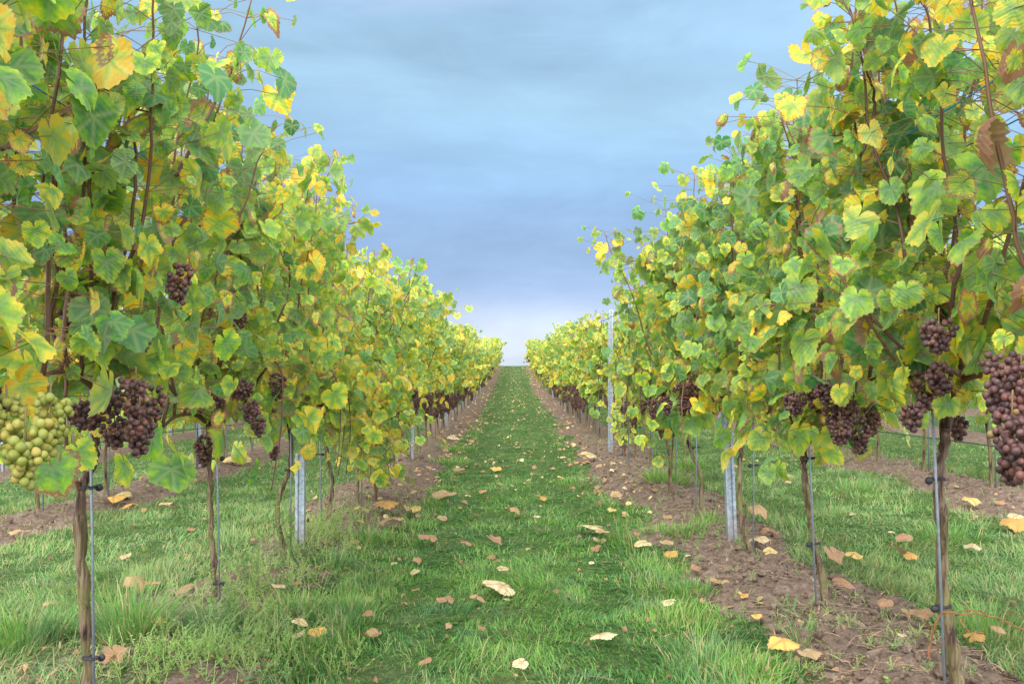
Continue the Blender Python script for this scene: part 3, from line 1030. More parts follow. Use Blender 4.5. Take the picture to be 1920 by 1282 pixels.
LY0, RY0, SPL, SPR = 2.48, 2.40, 1.065, 1.09


def loc_at(px, py, Y, base, ):
    return at(px, py, Y) - base


# --- near vines, one of each, beside the central lane
near = {
    (-1, -1): dict(H=1.95, ymean=.42, lbl='nearest vine on the left with pale green grapes, its trunk outside the picture', droop=0),
    (-1, 0): dict(H=1.90, ymean=.27, skirt=.2, trad=.0128, droop=.02, dens=.82, lbl='tall vine with thick mossy trunk nearest on the left of the lane',
                  trunk=[(165, 1320), (158, 1180), (155, 1050), (155, 930), (172, 850), (178, 800), (195, 742)]),
    (-1, 1): dict(H=1.84, ymean=.33, skirt=.5, trad=.0100, droop=.03, lbl='second vine on the left, slender straight trunk with one grape bunch beside it',
                  trunk=[(401, 1140), (399, 1060), (396, 960), (393, 880), (391, 800)]),
    (-1, 2): dict(H=1.90, ymean=.36, trad=.011, skirt=.5, lbl='vine just in front of the nearest galvanised post on the left'),
    (-1, 3): dict(H=1.80, ymean=.40, droop=.3, lbl='vine just behind the nearest galvanised post on the left'),
    (-1, 4): dict(H=1.80, ymean=.42, droop=.4, lbl='vine with low hanging green shoots over the lane edge on the left'),
    (1, -1): dict(H=2.0, ymean=.50, droop=0, lbl='nearest vine on the right with large yellow leaves and long purple grapes'),
    (1, 0): dict(H=1.94, ymean=.36, skirt=0, trad=.0145, droop=.02, lbl='vine with the thickest brown trunk, nearest on the right of the lane',
                 trunk=[(1800, 1320), (1792, 1250), (1768, 1110), (1762, 980), (1764, 890), (1772, 820), (1780, 745)]),
    (1, 1): dict(H=1.90, ymean=.28, trad=.0118, droop=.05, lbl='vine with leaning trunk and side cane forking low, second on the right',
                 trunk=[(1548, 1150), (1545, 1090), (1524, 1010), (1512, 930), (1508, 870), (1510, 780)]),
    (1, 2): dict(H=1.92, ymean=.25, trad=.0118, droop=.08, skirt=.35, lbl='vine with curved foot directly beside the nearest galvanised post on the right',
                 trunk=[(1418, 1060), (1408, 1030), (1392, 980), (1385, 900), (1390, 850), (1388, 790)]),
    (1, 3): dict(H=1.86, ymean=.28, trad=.011, skirt=.5, lbl='vine behind the nearest right post with a big mass of purple grapes'),
    (1, 4): dict(H=1.82, ymean=.32, trad=.011, lbl='upright dark trunked vine, third behind the nearest right post'),
}
# bunches pinned where the photograph shows them: px, py of the top, depth, mesh
pinned = {
    (-1, -1): [(95, 722, 1.5, 'g0'), (48, 768, 1.42, 'g1'), (12, 725, 1.62, 'g0'), (-10, 700, 1.8, 1)],
    (-1, 0): [(150, 738, 2.15, 3), (172, 742, 2.25, 3), (255, 690, 2.15, 2), (262, 745, 2.10, 0), (285, 708, 2.3, 1), (212, 718, 2.2, 3), (215, 765, 2.25, 4), (335, 480, 2.35, 1), (128, 560, 2.3, 3)],
    (-1, 1): [(381, 805, 3.3, 1), (382, 832, 3.32, 3), (455, 700, 3.3, 4), (485, 775, 3.3, 3), (430, 715, 3.4, 1), (450, 575, 3.3, 3), (520, 690, 3.5, 1), (470, 740, 3.2, 4), (410, 720, 3.2, 3)],
    (-1, 2): [(512, 830, 4.4, 3), (505, 790, 4.4, 1), (548, 735, 4.5, 3), (600, 750, 4.7, 1), (530, 700, 4.4, 2)],
    (-1, 3): [(620, 730, 5.4, 2), (590, 765, 5.4, 1), (640, 690, 5.5, 1), (575, 700, 5.0, 4), (560, 770, 5.2, 3), (605, 700, 5.1, 2)],
    (-1, 4): [(690, 700, 6.5, 1), (684, 800, 6.6, 1), (650, 770, 6.4, 2), (665, 720, 5.9, 4), (715, 745, 6.0, 2), (640, 745, 5.8, 0)],
    (1, -1): [(1898, 735, 1.58, 2), (1922, 765, 1.52, 1), (1882, 640, 1.75, 4), (1915, 665, 1.66, 0), (1885, 690, 1.7, 4)],
    (1, 0): [(1760, 580, 2.05, 4), (1765, 662, 2.15, 4), (1735, 680, 2.3, 1), (1708, 742, 2.15, 3), (1795, 770, 2.5, 3), (1690, 700, 3.0, 3)],
    (1, 1): [(1492, 722, 3.0, 4), (1548, 700, 2.9, 4), (1560, 735, 2.95, 1), (1590, 738, 2.9, 1), (1612, 770, 2.9, 0), (1632, 750, 3.0, 1), (1575, 775, 2.85, 4), (1525, 690, 3.1, 0)],
    (1, 2): [(1447, 700, 4.3, 3), (1400, 720, 4.6, 1), (1360, 700, 4.7, 0), (1440, 690, 4.0, 4)],
    (1, 3): [(1295, 715, 5.2, 2), (1280, 735, 5.2, 0), (1310, 725, 5.2, 0), (1298, 745, 5.15, 4), (1250, 735, 5.4, 0), (1285, 700, 4.9, 5), (1306, 705, 4.9, 2), (1270, 712, 4.9, 4)],
    (1, 4): [(1232, 735, 6.2, 1), (1222, 725, 6.2, 4), (1205, 745, 6.4, 1), (1240, 720, 5.8, 2), (1215, 705, 5.9, 5), (1225, 740, 5.8, 2)],
}
for (sd, k), p in near.items():
    Yk = (LY0 + SPL * k) if sd < 0 else (RY0 + SPR * k)
    base = np.array([rowx(sd), Yk, float(G(rowx(sd), Yk))])
    tr = None
    if 'trunk' in p:
        tr = [(at(a, b, Yk) - base) for a, b in p['trunk']]
        tr = [np.array([t[0], .012 * sin(i * 1.9), t[2]]) for i, t in enumerate(tr)]
    extra = []
    if (sd, k) == (-1, 0):
        extra = [[tr[3], at(130, 860, 2.42) - base, at(120, 780, 2.38) - base, at(124, 640, 2.4) - base, at(110, 470, 2.4) - base, at(95, 250, 2.4) - base],
                 [at(0, 570 - 290, 1.95) - base, at(120, 210, 2.1) - base, at(230, 115, 2.3) - base],
                 [at(330, 330, 2.6) - base, at(400, 200, 2.65) - base, at(452, 105, 2.7) - base]]
    if (sd, k) == (1, 1):
        extra = [[tr[4], at(1485, 800, 3.45) - base, at(1466, 720, 3.4) - base, at(1458, 640, 3.4) - base, at(1450, 520, 3.4) - base],
                 [tr[5], at(1575, 760, 3.2) - base, at(1605, 798, 3.0) - base]]
    if (sd, k) == (1, 0):
        extra = [[tr[6], at(1700, 700, 2.35) - base, at(1640, 620, 2.3) - base, at(1600, 560, 2.3) - base], [tr[6], at(1640, 600, 2.3) - base, at(1500, 420, 2.5) - base],
                 [at(1600, 330, 2.5) - base, at(1640, 200, 2.5) - base, at(1615, 105, 2.4) - base]]
    if (sd, k) == (-1, 3):
        extra = [[at(560, 520, 5.4) - base, at(590, 400, 5.2) - base, at(628, 292, 5.2) - base]]
    if (sd, k) == (-1, 4):
        extra = [[at(650, 745, 6.7) - base, at(700, 800, 6.3) - base, at(722, 860, 6.1) - base, at(735, 905, 6.0) - base], [at(660, 760, 6.6) - base, at(690, 840, 6.1) - base, at(696, 905, 5.9) - base],
                 [at(690, 740, 6.8) - base, at(750, 790, 6.5) - base, at(770, 840, 6.4) - base]]
    g = gen_vine(400 + k * 7 + (sd > 0) * 100, H=p['H'], lod=0, ymean=p['ymean'], droop=p.get('droop', .12), trunk=tr, shoots=13, trad=p.get('trad', .0115), lane=-sd, extra=extra, density=p.get('dens', 1.12), skirt=p.get('skirt', 1.0))
    cl = []
    for i, (a, b, Yc, m_) in enumerate(pinned[(sd, k)]):
        q = at(a, b, Yc) - base
        cl.append((q[0], q[1], q[2], m_, i * 1.7))
    place_vine(g, base, 0, (1, 1, 1), p['lbl'], 'vines of the two rows along the central lane', cl, 'near')

# --- shared kinds for the middle and far distance
MIDK = [gen_vine(900 + i, H=1.84, lod=1, ymean=.36 + .06 * (i % 3), droop=.12, lane=0, shoots=12, density=1.0) for i in range(7)]
FARK = [gen_vine(950 + i, H=1.80, lod=2, ymean=.44 + .05 * (i % 3), droop=.06, lane=0, shoots=11) for i in range(6)]
rng = np.random.default_rng(5)
SIDE = {-1: 'left', 1: 'right'}
for sd in (-1, 1):
    for k in range(5, 56):
        Yk = (LY0 + SPL * k) if sd < 0 else (RY0 + SPR * k)
        if Yk > 61.5: break
        x = rowx(sd) + rng.normal(0, .02)
        mid = k < 17
        src = MIDK[rng.integers(0, 7)] if mid else FARK[rng.integers(0, 6)]
        hs = rng.normal(1.0, .03) * (.93 if k > 8 else 1.0)
        if sd < 0 and k in (5, 6): hs *= 1.03
        if sd > 0 and k >= 5: x += .16 if k < 9 else 0; hs = rng.normal(.87, .025)
        if sd > 0 and k < 17: src = MIDK[(2, 5, 1, 4)[rng.integers(0, 4)]]
        ncl = 8 if mid else 3
        rz = rng.choice([0, pi])
        flip = 1 if rz == 0 else -1
        c = [(-sd * flip * rng.uniform(.12, .30), src[3][i][1], src[3][i][2] - .06) + src[3][i][3:] for i in rng.choice(12, ncl, replace=False)]
        if k < 9:
            lbl = f'{ORD[k]} grapevine from the front in the row {SIDE[sd]} of the grass lane'
        elif k < 17:
            lbl = f'middle distance grapevine in the {SIDE[sd]} row of the lane with yellowing leaves'
        elif k < 38:
            lbl = f'small distant grapevine in the {SIDE[sd]} row of the lane'
        else:
            lbl = f'tiny far grapevine near the crest at the end of the {SIDE[sd]} row'
        place_vine(src, (x, Yk + rng.normal(0, .04), float(G(x, Yk))), rz + rng.normal(0, .08), (.55 if sd > 0 and 5 <= k <= 8 else 1.0, 1.04, hs), lbl,
                   'vines of the two rows along the central lane', c, 'mid' if mid else 'far')
side_rows = [(3.3, 6.2, 34, 'second'), (5.5, 10.2, 26, 'third'), (7.7, 14.0, 18, 'fourth')]
for sd in (-1, 1):
    for (xx, y0, cnt, nm) in side_rows:
        for k in range(cnt):
            Yk = y0 + (.48 if sd < 0 else .42) + 1.07 * k
            src = MIDK[rng.integers(0, 7)] if (k < 12 and nm == 'second') else FARK[rng.integers(0, 6)]
            c = [src[3][i] for i in rng.choice(12, 3, replace=False)] if nm == 'second' and k < 14 else []
            x = sd * xx + rng.normal(0, .02)
            if nm == 'second' and k < 5:
                lbl = f'{ORD[k]} visible vine from the front in the second row on the {SIDE[sd]}'
            else:
                lbl = f'vine half hidden behind the near vines in the {nm} row to the {SIDE[sd]}'
            place_vine(src, (x, Yk, float(G(x, Yk))), rng.choice([0, pi]) + rng.normal(0, .08), (1.0, 1.04, rng.normal(.98, .03)), lbl,
                       f'vines of the rows further to the {SIDE[sd]}', c, 'mid' if (k < 6) else 'far')

# ------------------------------------------------------------------ trellis posts, stakes, wires
def post_mesh(w=.047, d=.036, H=1.70):
    m = MB()
    # folded steel profile with a middle groove, open at the back
    o = [(-w / 2, d), (-w / 2, 0), (-w * .22, 0), (-w * .13, .010), (w * .13, .010), (w * .22, 0), (w / 2, 0), (w / 2, d), (w / 2 - .012, d)]
    o = np.array(o)
    t = .0028
    o2 = []
    for i in range(len(o)):
        a = o[max(0, i - 1)]; b = o[min(len(o) - 1, i + 1)]
        n_ = np.array([-(b - a)[1], (b - a)[0]]); n_ /= np.linalg.norm(n_) + 1e-9
        o2.append(o[i] + n_ * t)
    ring = np.concatenate([o, np.array(o2)[::-1]])
    k = len(ring)
    zs = [-.25, 0.0, H]
    V = np.concatenate([np.column_stack([ring, np.full(k, z)]) for z in zs])
    F = []
    for s in range(len(zs) - 1):
        i = np.arange(k); j = (i + 1) % k
        F.append(np.stack([s * k + i, s * k + j, (s + 1) * k + j, (s + 1) * k + i], 1))
    half = len(o)
    i = np.arange(half - 1)
    F.append(2 * k + np.stack([i, i + 1, k - 2 - i, k - 1 - i], 1))
    m.add(V, F)
    for z in np.arange(.35, H - .05, .10):       # wire hooks punched into both flanges
        for s in (-1, 1):
            box(m, (s * (w / 2 + .003), .014, z), (.006, .012, .018))
    return m.mesh('post_profile', [GALV], smooth=False)


POST = post_mesh()
def put_post(x, y, rz, lean, lbl, grp, H=1.0):
    o = link('vineyard_post', POST, None, (x, y, float(G(x, y)) + .0))
    o.rotation_euler = (lean[1], lean[0], rz); o.scale = (1, 1, H)
    tag(o, lbl, 'post', grp)
    return o


PG = 'galvanised trellis posts'
for sd in (-1, 1):
    for j in range(11):
        y = (4.95 if sd < 0 else 4.88) + 5.33 * j
        x = {(-1, 0): -1.105, (1, 0): 1.115, (1, 1): 1.03}.get((sd, j), rowx(sd) + rng.normal(0, .02))
        if j < 5:
            lbl = ['nearest', 'second', 'third', 'fourth', 'fifth'][j] + f' galvanised steel post of the row {SIDE[sd]} of the lane'
        else:
            lbl = f'small far galvanised post in the row {SIDE[sd]} of the lane'
        put_post(x, y, rng.normal(0, .05), (-.045 * sd if j == 0 and sd > 0 else rng.normal(0, .012), rng.normal(0, .01)), lbl, PG, .98 if (sd, j) != (1, 1) else .90)
for sd in (-1, 1):
    for xx, ylist, nm in ((3.3, (10.05, 15.4, 20.7), 'second'), (5.5, (10.3, 15.4, 20.7), 'third')):
        for j, y in enumerate(ylist):
            lbl = ['nearest', 'middle', 'farthest'][j] + f' visible galvanised post in the {nm} row to the {SIDE[sd]}'
            put_post(sd * xx, y, rng.normal(0, .05), (0, 0), lbl, PG)

# stakes beside the trunks
def stake_mesh(H, r=.0036):
    m = MB(); tube(m, [(0, 0, -.1), (0.002, 0, H * .5), (0, 0, H)], r, 7, 0)
    return m.mesh('stake_rod', [STAKEM])


STK = stake_mesh(.80); STKF = stake_mesh(.80, .0055)
cmb_ = MB()
th_ = np.linspace(0, 2 * pi, 19)
tube(cmb_, np.stack([.012 + .030 * np.cos(th_), .004 + .014 * np.sin(th_), 0 * th_], 1), .0028, 5, 0, None, False)
tube(cmb_, np.stack([.012 + .030 * np.cos(th_), .004 + .014 * np.sin(th_), 0 * th_ + .006], 1), .0022, 5, 0, None, False)
tube(cmb_, [(-.022, -.012, 0), (-.022, -.004, 0)], [.013, .013], 14, 0)
tube(cmb_, [(-.022, -.016, 0), (-.022, -.012, 0)], [.008, .013], 14, 0)
CLIP = cmb_.mesh('clip', [BLACKM])
SG = 'thin steel stakes beside the vine trunks'
stake_px = {(-1, 0): (168, 176, [915, 1235]), (-1, 1): (404, 412, [860, 1095]), (1, 0): (1747, 1772, [900, 1140]), (1, 1): (1512, 1530, [860, 1020]), }
for sd in (-1, 1):
    for k in range(0, 26):
        Yk = (LY0 + SPL * k) if sd < 0 else (RY0 + SPR * k)
        x0 = rowx(sd) + (.035 if k % 3 else -.03); lean = 0
        if (sd, k) in stake_px:
            a, b, cs = stake_px[(sd, k)]
            x0 = (b - 963) / FPX * (Yk - .03)
            xt = (a - 963) / FPX * (Yk - .03)
            lean = math.atan2(xt - x0, .75)
        else:
            cs = []
            lean = rng.normal(0, .02)
        y0 = Yk - .03
        if k < 9:
            lbl = f'thin steel stake tied to the {ORD[k]} vine trunk on the {SIDE[sd]} side of the lane'
        else:
            lbl = f'thin distant steel stake beside a vine trunk in the {SIDE[sd]} row of the lane'
        z0 = float(G(x0, y0))
        o = link('vine_stake', STK if k < 6 else STKF, None, (x0, y0, z0))
        o.rotation_euler = (0, lean, 0)
        tag(o, lbl, 'stake', SG)
        zz_ = [(CAMZ - (c - 680) / FPX * y0 - z0) for c in cs] if cs else ([.42] if k < 7 else [])
        for i, z in enumerate(zz_):
            c = link('clip', CLIP, o, (0, .006, z)); c.scale = (.72, .72, .72)
            if sd < 0: c.rotation_euler.z = pi
for sd in (-1, 1):
    for k in range(12):
        Yk = 6.68 + 1.07 * k
        o = link('vine_stake', STKF, None, (sd * 3.3 + .04, Yk - .03, float(G(sd * 3.3, Yk))))
        o.rotation_euler = (0, rng.normal(0, .02), 0)
        tag(o, f'thin steel stake in the second row to the {SIDE[sd]}', 'stake', SG)

yy_ = np.concatenate([np.arange(1.0, 12, .5), np.arange(12, 62, 2.0)])
for sd in (-1, 1):
    for (h, off, r_, mt, desc) in ((.655, 0.0, .0016, WIREM, 'lower steel fruit wire'), (.78, .012, .0013, WIREM, 'second steel wire just above the grapes'),
                                   (1.12, -.05 * sd, .0013, WIREM, 'steel catch wire at mid height'), (1.44, -.09 * sd, .0020, BLUEM, 'blue upper catch wire on the lane side'),
                                   (1.42, .08 * sd, .0020, BLUEM, 'blue upper catch wire on the outer side')):
        x = rowx(sd) + off
        m = MB()
        sag = .012 * np.cos((yy_ - 4.9) / 5.33 * 2 * pi)
        tube(m, np.stack([np.full(len(yy_), x), yy_, G(x, yy_) + h + sag], 1), r_ * np.maximum(1, yy_ / 7), 5, 0)
        tag(m.build('trellis_wire', [mt]), f'{desc} in the row {SIDE[sd]} of the lane', 'wire', 'trellis wires')
for sd in (-1, 1):
    m = MB()
    tube(m, np.stack([np.full(len(yy_), 3.3 * sd), yy_, G(3.3 * sd, yy_) + .66], 1), .0022, 4, 0)
    tag(m.build('trellis_wire', [WIREM]), f'thin steel fruit wire of the second row to the {SIDE[sd]}', 'wire', 'trellis wires')

# ------------------------------------------------------------------ fallen leaves
def dry_mesh(seed, ye, br, curl):
    r = np.random.default_rng(seed); m = MB()
    add_leaves(m, np.zeros((1, 3)), np.array([[0, 0, 1.0]]), np.array([[0, 1.0, 0]]), np.array([1.0]), np.array([ye]), np.array([br]), r, 0, 0, curl * .55)
    v = m.v[0]
    # a little thickness and a curled rim keep it lying on the grass
    zmin = v[:, 2].min(); v[:, 2] -= zmin
    me = m
    tube(me, [(0, 0, -zmin), (0, -.35, -zmin + .1), (.08, -.75, -zmin + .02)], [.018, .014, .012], 4, 0, (.1, .3, .3, .3))
    return me.mesh('fallen_leaf', [DRYLEAF])


KINDS = {
    'pale': [dry_mesh(1, .72, .0, 1.2), dry_mesh(2, .66, .05, 1.7), dry_mesh(3, .78, .0, 1.4)],
    'tan': [dry_mesh(4, .50, .3, 2.2), dry_mesh(5, .58, .2, 2.4), dry_mesh(6, .44, .35, 1.8)],
    'pink brown': [dry_mesh(7, .16, .2, 2.4), dry_mesh(8, .24, .2, 2.2)],
    'dark brown': [dry_mesh(9, .05, .6, 2.6), dry_mesh(10, .1, .5, 2.2)],
    'yellow': [dry_mesh(11, .93, .05, 1.5), dry_mesh(12, .88, .0, 1.9)],
    'orange': [dry_mesh(13, 1.0, .3, 2.0), dry_mesh(14, 1.0, .35, 1.5)],
}
rng = np.random.default_rng(77)
FG = 'fallen vine leaves on the ground'
fcount = 0


def leaf_obj(x, y, s, kind, lbl, rz=None, lift=.018):
    global fcount
    me = KINDS[kind][rng.integers(0, len(KINDS[kind]))]
    o = link('fallen_leaf', me, None, (x, y, float(Gf(x, y)) + lift))
    o.rotation_mode = 'ZXY'
    o.rotation_euler = (rng.normal(0, .12) + .16, rng.normal(0, .14), rng.uniform(0, 6.28) if rz is None else rz)
    o.scale = (s, s, s)
    tag(o, lbl, 'fallen leaf', FG)
    fcount += 1


for px, py, wpx, kind, lbl in [
    (938, 1120, 62, 'pale', 'largest pale cream fallen leaf in the middle of the grass lane'),
    (941, 1083, 24, 'pale', 'small cream leaf just beyond the largest leaf in the lane'),
    (1128, 1216, 52, 'pale', 'large cream leaf with ragged lobes near the bottom edge, right of centre'),
    (977, 1266, 30, 'pale', 'small whitish leaf at the bottom edge in the middle of the lane'),
    (1107, 1004, 48, 'pale', 'pale yellow leaf with brown edge lying right of the lane centre'),
    (1206, 1036, 34, 'pale', 'long cream leaf on the right edge of the grass lane'),
    (1254, 1148, 28, 'pale', 'narrow cream leaf on dark grass at the right side of the lane'),
    (835, 938, 42, 'tan', 'curled tan leaf on the left part of the lane, middle distance'),
    (803, 1026, 34, 'pink brown', 'pinkish leaf on the left edge of the lane'),
    (872, 1033, 24, 'pink brown', 'brown pink leaf left of the lane centre'),
    (925, 1030, 30, 'pink brown', 'brown pink curled leaf near the lane centre'),
    (930, 1064, 16, 'dark brown', 'small dark leaf just beyond the cream leaves in the lane'),
    (725, 965, 54, 'orange', 'big curled orange brown leaf on soil at the left lane edge'),
    (735, 993, 40, 'pink brown', 'flat pink leaf in front of the big orange one at the left lane edge'),
    (780, 966, 24, 'yellow', 'bright yellow leaf on grass at the left lane edge'),
    (830, 983, 20, 'tan', 'small round tan leaf left in the lane'),
    (964, 973, 18, 'tan', 'small orange tan leaf in the lane centre, middle distance'),
    (1006, 979, 14, 'pale', 'tiny cream leaf right of the lane centre, middle distance'),
    (1148, 966, 18, 'yellow', 'tiny bright yellow leaf at the right part of the lane'),
    (1018, 944, 16, 'orange', 'tiny orange leaf right of centre in the lane'),
    (931, 886, 20, 'orange', 'tiny orange leaf left of centre far along the lane'),
    (860, 890, 22, 'tan', 'small tan leaf at the left lane edge, far'),
    (1103, 868, 34, 'pale', 'cream leaf on the soil edge right of the lane, middle distance'),
    (850, 828, 24, 'pale', 'pale leaf at the left lane edge under the vines'),
    (1128, 1010, 26, 'tan', 'brown tipped leaf next to the pale yellow leaf right of centre'),
    (1155, 938, 24, 'tan', 'tan leaf on the right lane edge in front of the soil'),
    (1250, 1030, 26, 'tan', 'pink tan leaf standing on edge at the right soil border'),
    (1258, 1052, 24, 'orange', 'small orange leaf at the right soil border'),
    (905, 1195, 16, 'dark brown', 'small upright brown leaf near the bottom, left of centre'),
    (840, 1195, 12, 'tan', 'narrow tan leaf near the bottom, left part of the lane'),
    (800, 1266, 26, 'pink brown', 'pink brown leaf at the bottom edge, left part of the lane'),
    (705, 1210, 20, 'dark brown', 'dark leaf sunk in grass near the bottom left of the lane'),
    (690, 1170, 20, 'dark brown', 'reddish dark leaf deep in grass at the left lane edge'),
    (780, 1125, 18, 'pink brown', 'small pink leaf left in the lane'),
    (595, 1205, 36, 'orange', 'orange brown leaf near the weeds at the bottom left'),
    (560, 1190, 30, 'pale', 'pale green yellow leaf among the weeds at the bottom left'),
    (557, 1212, 30, 'pale', 'cream leaf lying flat beside the orange brown leaf at bottom left'),
    (525, 1125, 26, 'pale', 'cream leaf on soil before the nearest left post'),
    (350, 1128, 34, 'dark brown', 'dark brown curled leaf beside the second left trunk'),
    (297, 1182, 24, 'orange', 'rust coloured curled leaf under the long grass tuft on the left'),
    (250, 1122, 34, 'tan', 'tan leaf on the left grass between the two nearest trunks'),
    (283, 1112, 30, 'tan', 'pointed tan leaf touching its neighbour on the left grass'),
    (232, 1060, 24, 'pale', 'yellowish white leaf on the left grass beyond the nearest trunk'),
    (215, 1255, 42, 'pink brown', 'big crumpled pink brown leaf at the foot of the nearest left trunk'),
    (195, 1262, 30, 'dark brown', 'darker crumpled leaf at the foot of the nearest left trunk'),
    (108, 1176, 24, 'pale', 'cream leaf on the grass left of the nearest left trunk'),
    (38, 1010, 34, 'tan', 'tan leaf on the soil strip at the left picture edge'),
    (232, 935, 36, 'yellow', 'pale yellow leaf on the soil strip of the second left row'),
    (214, 945, 34, 'orange', 'orange curled leaf on the soil strip of the second left row'),
    (245, 960, 30, 'orange', 'rust orange leaf at the front of the second left soil strip'),
    (310, 955, 26, 'pale', 'cream leaf on grass in front of the second left soil strip'),
    (325, 966, 26, 'pink brown', 'pink leaf on grass in front of the second left soil strip'),
    (450, 873, 50, 'yellow', 'yellow leaf lying behind the second left trunk'),
    (1468, 1228, 60, 'orange', 'large orange and tan leaf on bare soil at the bottom right'),
    (1514, 1240, 42, 'tan', 'tan leaf touching the large orange leaf at the bottom right'),
    (1415, 1175, 26, 'orange', 'narrow rust leaf standing on the bare soil at right'),
    (1342, 1105, 24, 'tan', 'tan leaf at the right border of grass and soil'),
    (1308, 1082, 24, 'dark brown', 'dark brown leaf at the right border of grass and soil'),
    (1424, 1030, 44, 'pale', 'large cream leaf at the foot of the vine beside the right post'),
    (1443, 1050, 28, 'yellow', 'yellow leaf in front of the large cream leaf at the right post'),
    (1440, 1008, 34, 'dark brown', 'rust brown curled leaf behind the right post'),
    (1420, 985, 32, 'tan', 'tan leaf beside the right post'),
    (1578, 1108, 42, 'dark brown', 'chestnut brown leaf at the foot of the leaning right trunk'),
    (1560, 1062, 40, 'pink brown', 'pink brown leaf behind the leaning right trunk'),
    (1600, 1060, 34, 'yellow', 'yellow and cream leaf on grass behind the leaning right trunk'),
    (1680, 1053, 36, 'pink brown', 'pink leaf on the right lane grass'),
    (1705, 1056, 28, 'orange', 'small orange leaf beside the pink one on the right lane grass'),
    (1695, 1025, 30, 'pink brown', 'pink brown leaf further back on the right lane grass'),
    (1823, 1040, 36, 'pale', 'curled cream yellow leaf right of the thickest trunk'),
    (1820, 954, 36, 'yellow', 'bright yellow leaf on the second right soil strip'),
    (1905, 998, 50, 'orange', 'bright orange leaf at the right picture edge'),
    (1905, 983, 34, 'pale', 'cream leaf above the orange leaf at the right picture edge'),
    (1705, 1160, 32, 'tan', 'tan pointed leaf left of the thickest trunk'),
    (1735, 1180, 38, 'pink brown', 'pink curled leaf beside the foot of the thickest trunk'),
    (1690, 1218, 20, 'pale', 'small whitish round leaf left of the thickest trunk'),
    (1825, 1220, 36, 'orange', 'tan orange leaf right of the foot of the thickest trunk'),
    (1870, 1220, 36, 'tan', 'brown curled leaf in the grass at the bottom right corner'),
    (1660, 1158, 28, 'pink brown', 'pink brown flat leaf on the bare soil at right'),
]:
    p = ground_at(px, py)
    leaf_obj(p[0], p[1], wpx / FPX * p[1] / 1.72, kind, lbl, lift=.034)

kinds = list(KINDS)
n_side = 300 - fcount
i = 0
while i < n_side:
    y = 3.2 + 17 * rng.uniform() ** 1.25
    if rng.uniform() < .5:
        x = rng.choice([-1, 1]) * rng.normal(.72, .22)
        where = 'along the soil edge of the central lane'
    elif rng.uniform() < .4:
        x = rng.uniform(-.6, .6); where = 'on the central grass lane'
    else:
        x = rng.choice([-1, 1]) * rng.uniform(1.4, 3.6); where = 'on the ground between the side rows'
    if abs(x) > .53 * y: continue
    kd = rng.choice(kinds, p=[.16, .30, .16, .26, .07, .05])
    leaf_obj(x, y, .014 + .026 * rng.uniform() ** 1.8, kd, f'small {kd} fallen leaf {where}', lift=.012)
    i += 1

m = MB()
r = np.random.default_rng(3)
nl = 1300
y = 6 + 54 * r.uniform(0, 1, nl) ** 1.1
x = np.where(r.uniform(0, 1, nl) < .72, r.choice([-1, 1], nl) * r.normal(.80, .20, nl), r.uniform(-4, 4, nl))
keep = (np.abs(x) < .5 * y + .3) & ((np.abs(x) > .45) | (y > 16) & (r.uniform(0, 1, nl) < .7))
x, y = x[keep], y[keep]; nl = len(x)
add_leaves(m, np.stack([x, y, Gf(x, y) + .02], 1), np.stack([r.normal(0, .35, nl), r.normal(-.2, .35, nl), np.ones(nl)], 1), r.normal(0, 1, (nl, 3)),
           (.015 + .026 * r.uniform(0, 1, nl) ** 1.7), r.uniform(.05, .95, nl), r.uniform(0, .8, nl), r, 1, 0, 1.6)
nf_ = 520
y3 = 7 + 50 * r.uniform(0, 1, nf_); x3 = r.normal(0, .30, nf_)
add_leaves(m, np.stack([x3, y3, Gf(x3, y3) + .028], 1), np.stack([r.normal(0, .35, nf_), r.normal(-.3, .35, nf_), np.ones(nf_)], 1), r.normal(0, 1, (nf_, 3)),
           .010 + .022 * r.uniform(0, 1, nf_) ** 2, r.uniform(.3, 1, nf_), r.uniform(0, .5, nf_), r, 2, 0, 1.6)
# crumbled leaf scraps sunk in the turf and on the soil
ns_ = 5200
y2 = 2.5 + 16 * r.uniform(0, 1, ns_) ** 1.5
x2 = r.uniform(-1, 1, ns_) * np.minimum(.55 * y2, 4.2)
k2 = r.uniform(0, 1, ns_) < .25 + .6 * np.exp(-((rowdist(x2) - .38) / .25) ** 2)
x2, y2 = x2[k2], y2[k2]; ns_ = len(x2)
add_leaves(m, np.stack([x2, y2, Gf(x2, y2) + .004 + r.uniform(0, .018, ns_)], 1), np.stack([r.normal(0, .5, ns_), r.normal(-.2, .5, ns_), np.ones(ns_)], 1), r.normal(0, 1, (ns_, 3)),
           .004 + .011 * r.uniform(0, 1, ns_) ** 1.6, r.uniform(0, .7, ns_) ** 1.3, r.uniform(.1, 1, ns_), r, 2, 0, 2.2)
tag(m.build('leaf_litter', [DRYLEAF]), 'many small dry leaves strewn along the vine rows', 'leaf litter', kind='stuff')

